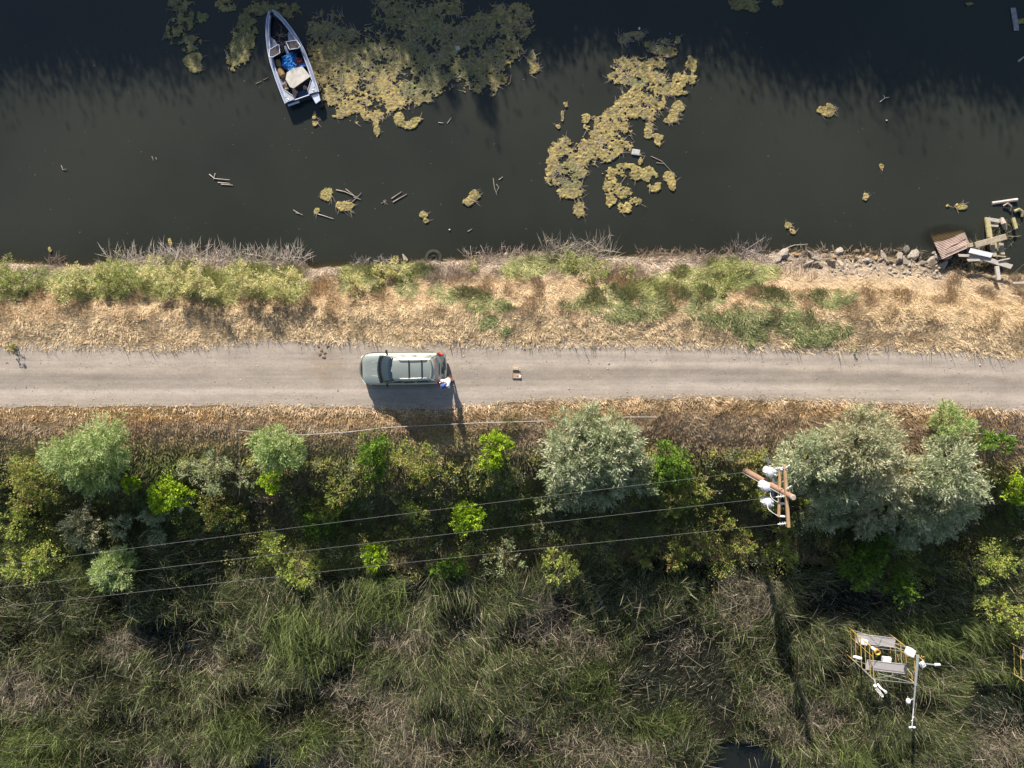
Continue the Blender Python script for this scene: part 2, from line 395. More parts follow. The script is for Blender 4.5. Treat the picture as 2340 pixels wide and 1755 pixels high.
# north bank dry grass
x, y = scatter(560000, -33, 33, -2.5, 8.5)
n = yN(x); wl = yW(x); t = (y-n)/np.maximum(wl-n, 1.5)
edge = .25*(fbm(x, x*0, .5, 3, 4)-.5)
k = (y > n-.15+1.6*edge) & (y < wl+.12); x, y, t = x[k], y[k], t[k]; z = ground_z(x, y)
k, px, py = in_view(x, y, z, 120); x, y, z, t, px, py = [v[k] for v in (x, y, z, t, px, py)]
f = fbm(x, y, .7, 3, 3); f2 = fbm(x, y, 2.5, 2, 5); N = len(x)
rocky = (px > 1775) & (px < 2165) & (t > .62)
col = mixc(TAN, BROWN*1.1, np.clip(sst(.28, .6, t+.9*(f-.5))*(.5+.6*f2), 0, 1)); col = mixc(col, PINK, sst(.68, .9, t+.3*(f2-.5)))
fm = fbm(x, y, .22, 2, 0); col = col*(.62+.76*fm)[:, None]; rightg = sst(1850, 2100, px); col = mixc(col, TAN*np.array([.93, .9, .85]), rightg*.6*(t > .3))
L = .12+.14*f+.14*sst(.3, .7, t)+.16*(fm-.5)
gm = ell(px, py, GREEN_N, 1.2*(f-.55)+1.5*(fbm(x, y, .3, 3, 6)-.5)); gr = sst(-.05, .4, gm)*(rng.random(N) < .64)
gcol = mixc(np.array([.16, .205, .075]), np.array([.34, .36, .16]), rng.random(N)); col = mixc(col, gcol, gr); L = L+gr*.12
ym = ell(px, py, YEL_N, .9*(f-.55)); yr = sst(-.1, .4, ym)*(rng.random(N) < .75)
ycol = mixc(np.array([.52, .50, .22]), np.array([.24, .30, .09]), rng.random(N)**1.5); col = mixc(col, ycol, yr*(1-gr*.5)); L = L+yr*.18*(px < 740)+yr*.12
spr = rng.random(N) < np.where(t < .07, .06, 0.012*(t < .5)); L = np.where(spr, .35+.35*rng.random(N)*(vnoise(x, x*0, .7, 1)+.2), L)
ang = 6.28*fbm(x, y, 1.3, 2, 7)*1.6+rng.normal(0, .7, N); lean = np.clip(.55+.5*f2+rng.normal(0, .25, N), .1, 2.2)
lean = np.where((t < .3) & ~spr, lean*1.5, lean); lean = np.where(spr, .15, lean)
D = np.stack([np.cos(ang)*lean, np.sin(ang)*lean*.8, np.ones(N)], 1)
keep = (~rocky) | (rng.random(N) < .12); keep &= (t > .05+.10*(fbm(x, x*0+3, 1.8, 3, 2)-.4)) | (rng.random(N) < .35)
pr = (ell(px, py, [(770, 860, 40, 60)]) < 0) | (rng.random(N) < .3); keep &= pr
a = [v[keep] for v in (x, y, z, D, L, col)]
P = np.stack([a[0], a[1], a[2]-.02], 1); nn = len(P)
VV, q, t3, cc, _ = ribbons(P, a[3], a[4]*rng.uniform(.6, 1.4, nn), rng.uniform(.018, .038, nn), rng.uniform(.1, .6, nn), a[5]*(.55+.9*rng.random((nn, 1))), 2)
o = raw('dry_grass', VV, q, t3, M_blade, cols=cc); tag(o, 'dry tan grass with yellow and green patches along the bank between canal and road', 'grass', kind='stuff')
# south shoulder and slope grass
x, y = scatter(640000, -37, 37, -20, -1.5)
s = yS(x); ts = s-y; edge = .5*(fbm(x, x*0+5, .6, 3, 4)-.5); k = (ts > -.12+edge*.5) & (ts < 11); x, y, ts = x[k], y[k], ts[k]; z = ground_z(x, y)
k, px, py = in_view(x, y, z, 120); x, y, z, ts, px, py = [v[k] for v in (x, y, z, ts, px, py)]
f = fbm(x, y, .8, 3, 2); f2 = fbm(x, y, 3, 2, 4); f3 = fbm(x, y, .35, 2, 1); N = len(x)
fm = fbm(x, y, .25, 2, 3); f4 = fbm(x*.35, y, .5, 3, 5)
col = mixc(np.array([.64, .48, .31]), OR, np.clip(sst(.25, .8, ts+.9*(f-.5))*(.35+.9*f2), 0, 1)); col = mixc(col, np.array([.37, .265, .165]), sst(.7, 1.2, ts+1.4*(f4-.5)))
col = mixc(col, np.array([.50, .38, .255]), sst(.55, .72, f4)*sst(.8, 1.4, ts)*.7); col = mixc(col, np.array([.25, .16, .11]), sst(.5, .7, 1-f4)*sst(.6, 1.2, ts)*.6)
col = col*(.55+.9*fm)[:, None]
right = sst(1350, 1500, px); lim = 2.15+.95*right-1.0*np.exp(-((px-950)/150)**2)
grn = mixc(np.array([.20, .195, .075]), np.array([.36, .27, .18]), (rng.random(N) < .4+.5*(f-.5)).astype(float))
grn = mixc(grn, np.array([.20, .25, .07]), sst(.5, .65, f2)*.6)
yl = np.exp(-((ts-lim-.3)/.6)**2)*sst(.35, .5, f2); 
col = mixc(col, grn, sst(0, .9, ts-lim+1.2*(f-.5))); col = mixc(col, np.array([.42, .34, .13]), yl*.6)
L = .13+.12*f+.42*sst(2.6, 4.2, ts)*(.3+1.3*f2)+.16*(fm-.5); ang = 4.7+rng.normal(0, .8, N)+7*(fbm(x, y, 1.1, 2, 6)-.5); lean = np.clip(1.1-.4*sst(2.6, 4, ts)+rng.normal(0, .4, N), .05, 2.4)
D = np.stack([np.cos(ang)*lean, np.sin(ang)*lean, np.ones(N)], 1)
thin = rng.random(N) < np.where(ts < 0.15, .35, np.where(ts < 2, .9, .55)); 
leftthin = (px < 500) & (ts < .6) & (rng.random(N) > .3); thin &= ~leftthin
a = [v[thin] for v in (x, y, z, D, L, col)]; P = np.stack([a[0], a[1], a[2]-.02], 1); nn = len(P)
VV, q, t3, cc, _ = ribbons(P, a[3], a[4]*rng.uniform(.6, 1.4, nn), rng.uniform(.018, .040, nn), rng.uniform(.1, .6, nn), a[5]*(.5+1.0*rng.random((nn, 1))), 2)
o = raw('slope_grass', VV, q, t3, M_blade, cols=cc); tag(o, 'orange brown dry grass on the shoulder turning dark green down the slope', 'grass', kind='stuff')

# low broad leaved weeds on the slope (stuff)
x, y = scatter(9000, -37, 37, -18, -4); s = yS(x); ts = s-y; f = fbm(x, y, 2.2, 2, 6)
k = (ts > 3.2) & (ts < 11.8) & (f > .40); x, y = x[k], y[k]; z = ground_z(x, y); k, px, py = in_view(x, y, z); x, y, z = x[k], y[k], z[k]
PP = []; DD = []; CC = []; LL = []
pal = [(.18, .21, .05), (.36, .37, .09), (.28, .31, .18), (.46, .41, .13), (.10, .13, .04), (.30, .24, .13), (.26, .30, .06)]
for i in range(len(x)):
    m = random.randint(14, 80); h = random.uniform(.15, .6)+random.random()**2.2*1.2; r_ = random.uniform(.10, .42)
    th = rng.random(m)*6.28; rr = r_*rng.random(m)**.5; hh = h*rng.random(m)**.6
    PP.append(np.stack([x[i]+rr*np.cos(th), y[i]+rr*np.sin(th), z[i]+hh], 1)); DD.append(np.stack([np.cos(th), np.sin(th), rng.uniform(-.2, 1, m)], 1))
    CC.append(jitter(np.array(random.choice(pal))*(.9+.35*h), m, .3)); LL.append(rng.uniform(.06, .13, m))  # taller weeds painted brighter, as if their tops caught the sun
PP, DD, CC, LL = map(np.concatenate, (PP, DD, CC, LL))
VV, q, cc = leaves(PP, DD, LL, LL*.5, CC); o = raw('weeds', VV, q, None, M_leaf, cols=cc)
tag(o, 'low leafy weeds growing in the dark slope grass', 'weeds', kind='stuff')

# ---------------------------------------------------------------- reeds (stuff)
FLOW = [(80, 1230, 25, 1.3), (300, 1270, 25, 1.4), (500, 1260, 30, 1.2), (100, 1400, 22, 1.0), (60, 1600, 215, .7), (250, 1560, 30, .8), (430, 1350, 60, .6), (350, 1480, 200, .7), (520, 1480, 330, .7), (250, 1700, 40, .6),
        (700, 1500, 240, .7), (740, 1380, 250, .8), (900, 1380, 215, .7), (880, 1480, 220, .7), (1050, 1330, 280, 1.2), (1080, 1440, 305, 1.3), (1150, 1500, 310, 1.1), (1200, 1300, 92, .9), (1290, 1350, 95, 1.1), (1350, 1430, 80, .8),
        (1250, 1480, 15, .8), (1220, 1560, 92, .8), (1330, 1600, 80, .7), (1500, 1540, 58, 1.2), (1620, 1500, 60, 1.2), (1560, 1640, 62, 1.0), (1700, 1420, 150, .6), (1650, 1360, 120, .6), (1850, 1330, 330, .8), (1900, 1430, 335, .8),
        (2200, 1440, 328, 1.1), (2280, 1520, 325, 1.0), (2000, 1620, 200, .6), (2150, 1680, 330, .8), (1800, 1600, 200, .6), (1150, 1720, 110, .5), (800, 1620, 60, .6), (600, 1600, 45, .6), (980, 1650, 240, .5), (500, 1720, 240, .6), (1850, 1700, 310, .6), (1450, 1730, 250, .5), (2300, 1740, 300, .5)]
def flow(px, py):
    fx = 0; fy = 0; ws = 0
    for a, b, d, m in FLOW:
        w_ = 1/(((px-a)**2+(py-b)**2)+900)**1.6; fx = fx+w_*m*math.cos(R(d)); fy = fy+w_*m*math.sin(R(d)); ws = ws+w_
    return fx/ws, fy/ws
DEAD = [(300, 1455, 60, 35), (480, 1500, 50, 25), (60, 1560, 90, 60), (170, 1580, 40, 30), (1230, 1430, 95, 55), (1330, 1470, 80, 35), (1260, 1400, 60, 60), (900, 1440, 80, 40), (850, 1600, 130, 70), (970, 1690, 140, 50), (1190, 1680, 50, 55), (1330, 1690, 90, 50), (1450, 1710, 60, 40),
        (1880, 1620, 70, 50), (1760, 1580, 50, 40), (1690, 1340, 70, 90), (600, 1470, 40, 30), (760, 1740, 80, 60), (2270, 1700, 90, 60), (380, 1730, 60, 30), (1780, 1660, 60, 30), (1550, 1470, 60, 40)]
LUSH = [(100, 1260, 120, 60), (270, 1310, 80, 50), (700, 1410, 60, 60), (660, 1440, 60, 70), (880, 1350, 60, 60), (780, 1460, 90, 60), (100, 1700, 120, 60), (560, 1640, 70, 60), (720, 1680, 40, 60), (2150, 1430, 140, 60), (2260, 1560, 90, 60), (1350, 1560, 60, 60), (1980, 1700, 90, 40), (1500, 1620, 80, 60)]
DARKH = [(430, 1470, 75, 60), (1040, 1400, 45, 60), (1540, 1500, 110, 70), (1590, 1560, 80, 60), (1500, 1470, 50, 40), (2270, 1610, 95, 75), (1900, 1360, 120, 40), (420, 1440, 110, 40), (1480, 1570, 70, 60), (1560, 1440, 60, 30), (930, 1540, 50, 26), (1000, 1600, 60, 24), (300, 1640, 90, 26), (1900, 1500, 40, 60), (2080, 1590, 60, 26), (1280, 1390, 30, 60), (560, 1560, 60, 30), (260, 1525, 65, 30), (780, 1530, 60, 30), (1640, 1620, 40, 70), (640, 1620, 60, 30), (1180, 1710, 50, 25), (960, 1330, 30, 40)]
yR_ = curve([(-300, 1170), (0, 1175), (200, 1195), (400, 1235), (640, 1300), (800, 1320), (1000, 1305), (1150, 1285), (1400, 1310), (1600, 1330), (1900, 1310), (2050, 1300), (2150, 1280), (2340, 1270), (2700, 1250)], MARSH)
x, y = scatter(1050000, -38, 38, -32, -9.5)
k = y < yR_(x)+.8*(fbm(x, x*0, 1.2, 2, 3)-.5)+.3; x, y = x[k], y[k]
k, px, py = in_view(x, y, x*0+MARSH, 110); x, y, px, py = x[k], y[k], px[k], py[k]; N = len(x)
f = fbm(x, y, 1.1, 3, 1); f2 = fbm(x, y, 3.2, 2, 6); f3 = fbm(x, y, .4, 2, 3)
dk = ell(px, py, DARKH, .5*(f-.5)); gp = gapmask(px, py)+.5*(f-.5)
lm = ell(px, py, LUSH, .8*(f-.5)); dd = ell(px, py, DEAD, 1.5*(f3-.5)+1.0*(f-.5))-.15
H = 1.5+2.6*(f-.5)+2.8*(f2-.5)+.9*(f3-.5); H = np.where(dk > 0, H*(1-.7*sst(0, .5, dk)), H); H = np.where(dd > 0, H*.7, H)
keep = (gp < .0) & (rng.random(N) < np.where(dk > .1, .6, .9)) & (rng.random(N) < .14+.52*f)
fx, fy = flow(px, py); sw = 3.14*(fbm(x, y, 3.5, 2, 5)-.5)*.7+.6*(fbm(x, y, .5, 2, 2)-.5)
cs, sn = np.cos(sw), np.sin(sw); fx, fy = fx*cs-fy*sn, fx*sn+fy*cs
jit = .34+.45*sst(0, .4, dd)
fx = fx+rng.normal(0, 1, N)*jit; fy = fy+rng.normal(0, 1, N)*jit
D = np.stack([fx, fy, np.full(N, .85)], 1)
dead = rng.random(N) < np.clip(.20+.6*sst(-.1, .5, dd)-.25*sst(0, .4, lm), 0, 1)
gcol = mixc(np.array([.085, .11, .04]), np.array([.26, .30, .105]), rng.random(N)**1.3); gcol = mixc(gcol, np.array([.20, .25, .075]), sst(0, .5, lm)*.8)
gcol = mixc(gcol, np.array([.07, .09, .06]), sst(0, .3, dk)*.9)  # shade of the dark hollows put into the reed colour
dcol = mixc(np.array([.28, .23, .16]), np.array([.54, .45, .33]), rng.random(N))
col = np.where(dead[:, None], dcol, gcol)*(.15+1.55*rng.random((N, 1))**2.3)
up2 = rng.random(N) < .62                      # leaves that branch off the stems near the canopy
z = np.full(N, MARSH-.05); z = np.where(up2, MARSH+np.clip(H, .4, 2.6)*(.35+.4*rng.random(N)), z)
LB = np.where(up2, rng.uniform(.25, .75, N)*(.6+.5*H), H*rng.uniform(.7, 1.15, N))
D[:, 2] = np.where(up2, .55+.3*rng.normal(0, 1, N), .95)
D[:, :2] += up2[:, None]*rng.normal(0, .45, (N, 2))
D[:, :2] *= np.where(up2, 1, .8)[:, None]
P = np.stack([x, y, z], 1); keep &= (gp < -.1) | ~up2
P, D, LB, col, dead = P[keep], D[keep], np.clip(LB[keep], .2, 2.8), col[keep], dead[keep]; N = len(P); print('reeds', N)
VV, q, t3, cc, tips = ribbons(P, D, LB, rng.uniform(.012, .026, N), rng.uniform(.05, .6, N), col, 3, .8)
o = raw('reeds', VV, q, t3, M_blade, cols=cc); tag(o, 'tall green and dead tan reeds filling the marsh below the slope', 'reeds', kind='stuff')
sel = rng.random(N) < .022; T = tips[sel]; m = len(T)
r_ = rng.uniform(.022, .042, m); oct_ = np.array([(1, 0, 0), (0, 1, 0), (-1, 0, 0), (0, -1, 0), (0, 0, 1.3), (0, 0, -1.3)])
VV = (T[:, None]+oct_[None]*r_[:, None, None]).reshape(-1, 3); ft = np.array([(0, 1, 4), (1, 2, 4), (2, 3, 4), (3, 0, 4), (1, 0, 5), (2, 1, 5), (3, 2, 5), (0, 3, 5)])
o = raw('reed_seed_heads', VV, None, ((np.arange(m)*6)[:, None, None]+ft[None]).reshape(-1, 3), M_blade, cols=np.repeat(jitter((.42, .30, .18), m, .25), 6, 0))
tag(o, 'small tan seed heads on the reed tips', 'seed heads', kind='stuff')
# fallen stalks: long pale bent stems over the reeds
x, y = scatter(900, -36, 36, -30, -11); k = y < yR_(x)-.5; x, y = x[k], y[k]; N = len(x); a = rng.random(N)*6.28
P = np.stack([x, y, MARSH+rng.uniform(.7, 1.7, N)], 1); D = np.stack([np.cos(a), np.sin(a), rng.uniform(.1, .7, N)], 1)
VV, q, t3, cc, _ = ribbons(P, D, rng.uniform(.5, 1.3, N), np.full(N, .02), rng.uniform(.2, .8, N), jitter((.42, .36, .25), N, .25), 5)
o = raw('bent_stalks', VV, q, t3, M_blade, cols=cc); tag(o, 'pale bent dead stalks lying over the reeds', 'stalks', kind='stuff')

# ---------------------------------------------------------------- bushes and trees
STY = {  # leaf length, aspect, colours, upward bias, sprays per m2, leaves per spray, spray length
    'lime':   dict(l=(.09, .17), a=.5, c=[(.25, .36, .02), (.36, .46, .03), (.15, .23, .02)], ns=75, nl=13, sl=.30),
    'green':  dict(l=(.09, .17), a=.5, c=[(.10, .18, .025), (.17, .26, .03), (.06, .11, .02)], ns=60, nl=12, sl=.35),
    'olive':  dict(l=(.09, .16), a=.5, c=[(.19, .23, .045), (.26, .28, .06), (.12, .15, .03), (.22, .24, .06), (.28, .20, .08)], ns=40, nl=12, sl=.45),
    'yellow': dict(l=(.09, .16), a=.5, c=[(.28, .32, .06), (.22, .28, .06), (.33, .33, .09)], ns=36, nl=11, sl=.45),
    'silver': dict(l=(.16, .30), a=.24, c=[(.38, .39, .24), (.50, .50, .34), (.22, .26, .14), (.30, .34, .19)], ns=44, nl=17, sl=.5),
    'tansil': dict(l=(.15, .28), a=.24, c=[(.40, .39, .23), (.49, .47, .31), (.23, .26, .14), (.38, .35, .22)], ns=44, nl=17, sl=.5),
    'willow': dict(l=(.14, .25), a=.2, c=[(.32, .40, .15), (.42, .48, .22), (.20, .27, .09)], ns=56, nl=18, sl=.5),
    'pale':   dict(l=(.10, .17), a=.32, c=[(.32, .36, .19), (.24, .29, .14), (.36, .36, .20)], ns=26, nl=11, sl=.45),
    'bank':   dict(l=(.10, .20), a=.22, c=[(.62, .56, .27), (.54, .51, .23), (.30, .33, .11), (.66, .55, .34)], ns=48, nl=12, sl=.3),
    'bankg':  dict(l=(.06, .11), a=.45, c=[(.20, .26, .06), (.36, .38, .13), (.48, .43, .22)], ns=55, nl=12, sl=.3),
    'dark':   dict(l=(.2, .4), a=.5, c=[(.05, .08, .02), (.08, .11, .03)], ns=22, nl=12, sl=1.0),
}
def plant(kind, name, label, cat, lobes, sty, zb=None, dens=1.0, trunk_r=.05, group=None):
    """lobes: (px,py,radius_px,height_m_of_lobe_centre,flat)"""
    s_ = STY[sty]; cs = []; lift = .45 if (lobes[0][1] > 1020 and lobes[0][1] < 1330 and cat == 'bush') else 0
    lobes = [(l[0], l[1], l[2], l[3]+lift)+tuple(l[4:]) for l in lobes]
    for l in lobes:
        lx, ly = at(l[0], l[1], -1.6 if l[1] > 900 else -.9)
        gz_ = float(ground_z(lx, ly)); 
        for _ in range(4):
            lx, ly = at(l[0], l[1], gz_+l[3]); gz_ = float(ground_z(lx, ly))
        gz_ = max(gz_, WATER if float(ly) > 0 else MARSH)
        r_ = l[2]*(CAMZ-gz_-l[3])/FPX; cs.append((float(lx), float(ly), gz_, l[3], r_, l[4] if len(l) > 4 else .75))
    bx = sum(c[0]*c[4] for c in cs)/sum(c[4] for c in cs); by = sum(c[1]*c[4] for c in cs)/sum(c[4] for c in cs); bz = max(float(ground_z(bx, by)), MARSH-.1)
    T = thing(name, label, cat, (bx, by, bz), group=group)
    PP, DD, CC, LL = [], [], [], []; pal_ = np.array(s_['c'])*(1.45 if sty in ('lime', 'green', 'olive', 'yellow') else 1.3)
    st = MB(); up = Vector((0, 0, 1))
    for (cx, cy, gz_, h, r_, fl) in cs:
        rv = r_*fl; ns = max(10, int(s_['ns']*dens*3.0*r_*r_)); 
        # sprays start on noisy shells of the lobe
        d = rng.normal(size=(ns, 3)); d[:, 2] = d[:, 2]*.9+.35; d /= np.linalg.norm(d, axis=1, keepdims=True)
        a_ = np.arctan2(d[:, 1], d[:, 0]); lump = .80+.45*(vnoise(a_*1.4+cx, d[:, 2]*2+cy, .55, 2)-.45)+.25*(vnoise(a_*3+cy, d[:, 2]*4+cx, .5, 4)-.5)
        rr = lump*np.where(rng.random(ns) < .72, rng.uniform(.72, .95, ns), rng.uniform(.2, .75, ns))
        O = np.stack([cx+d[:, 0]*rr*r_, cy+d[:, 1]*rr*r_, gz_+h+d[:, 2]*rr*rv], 1)
        # gather sprays round branch tips so the crown breaks into clumps
        nc = max(5, int(ns/13)); ci_ = rng.integers(0, ns, nc); own = rng.integers(0, nc, ns); C0 = O[ci_][own]; tipd = d[ci_][own]
        cr = (.10+.13*r_)*rng.random((ns, 1))**.5; off = rng.normal(size=(ns, 3)); off /= np.linalg.norm(off, axis=1, keepdims=True)
        loose = rng.random((ns, 1)) < .22; O = np.where(loose, O, C0+off*cr+tipd*.06); O[:, 2] = np.maximum(O[:, 2], gz_+.04)
        sd_ = np.where(loose, d, off*.75+tipd*.8)*np.array([1, 1, .8])+rng.normal(0, .2, (ns, 3))+np.array([0, 0, .2]); sd_ /= np.linalg.norm(sd_, axis=1, keepdims=True)
        nl = s_['nl']; tt = rng.random((ns, nl)); sl = s_['sl']*min(1, .35+r_*.5)*rng.uniform(.6, 1.3, (ns, 1))
        Pp = O[:, None]+sd_[:, None]*(tt*sl)[..., None]+rng.normal(0, .025+.02*r_, (ns, nl, 3))
        Dd = sd_[:, None]*.8+rng.normal(0, .55, (ns, nl, 3))
        ci = pal_[rng.integers(0, len(pal_), ns)]; Cc = ci[:, None]*rng.uniform(.72, 1.28, (ns, nl, 1))
        PP.append(Pp.reshape(-1, 3)); DD.append(Dd.reshape(-1, 3)); CC.append(Cc.reshape(-1, 3)); LL.append(rng.uniform(*s_['l'], ns*nl))
        c_ = Vector((cx, cy, gz_+h)); b_ = Vector((bx+(cx-bx)*.25, by+(cy-by)*.25, bz)); mid = b_.lerp(c_, .5)+up*.12*h
        st.tube([b_, mid, c_], [trunk_r, trunk_r*.7, trunk_r*.35], 6)
        for q_ in range(5):
            v = Vector(d[q_]); st.tube([mid.lerp(c_, .4), c_+Vector((v.x*r_*.7, v.y*r_*.7, v.z*rv*.7))], [trunk_r*.4, .008], 4)
    PP, DD, CC, LL = map(np.concatenate, (PP, DD, CC, LL))
    VV, q, cc = leaves(PP, DD, LL, LL*s_['a'], CC)
    raw('crown' if cat == 'tree' else 'foliage', VV, q, None, M_leaf, parent=T, cols=cc)
    st.build('trunk' if cat == 'tree' else 'stem', M_bark, T)
    return T
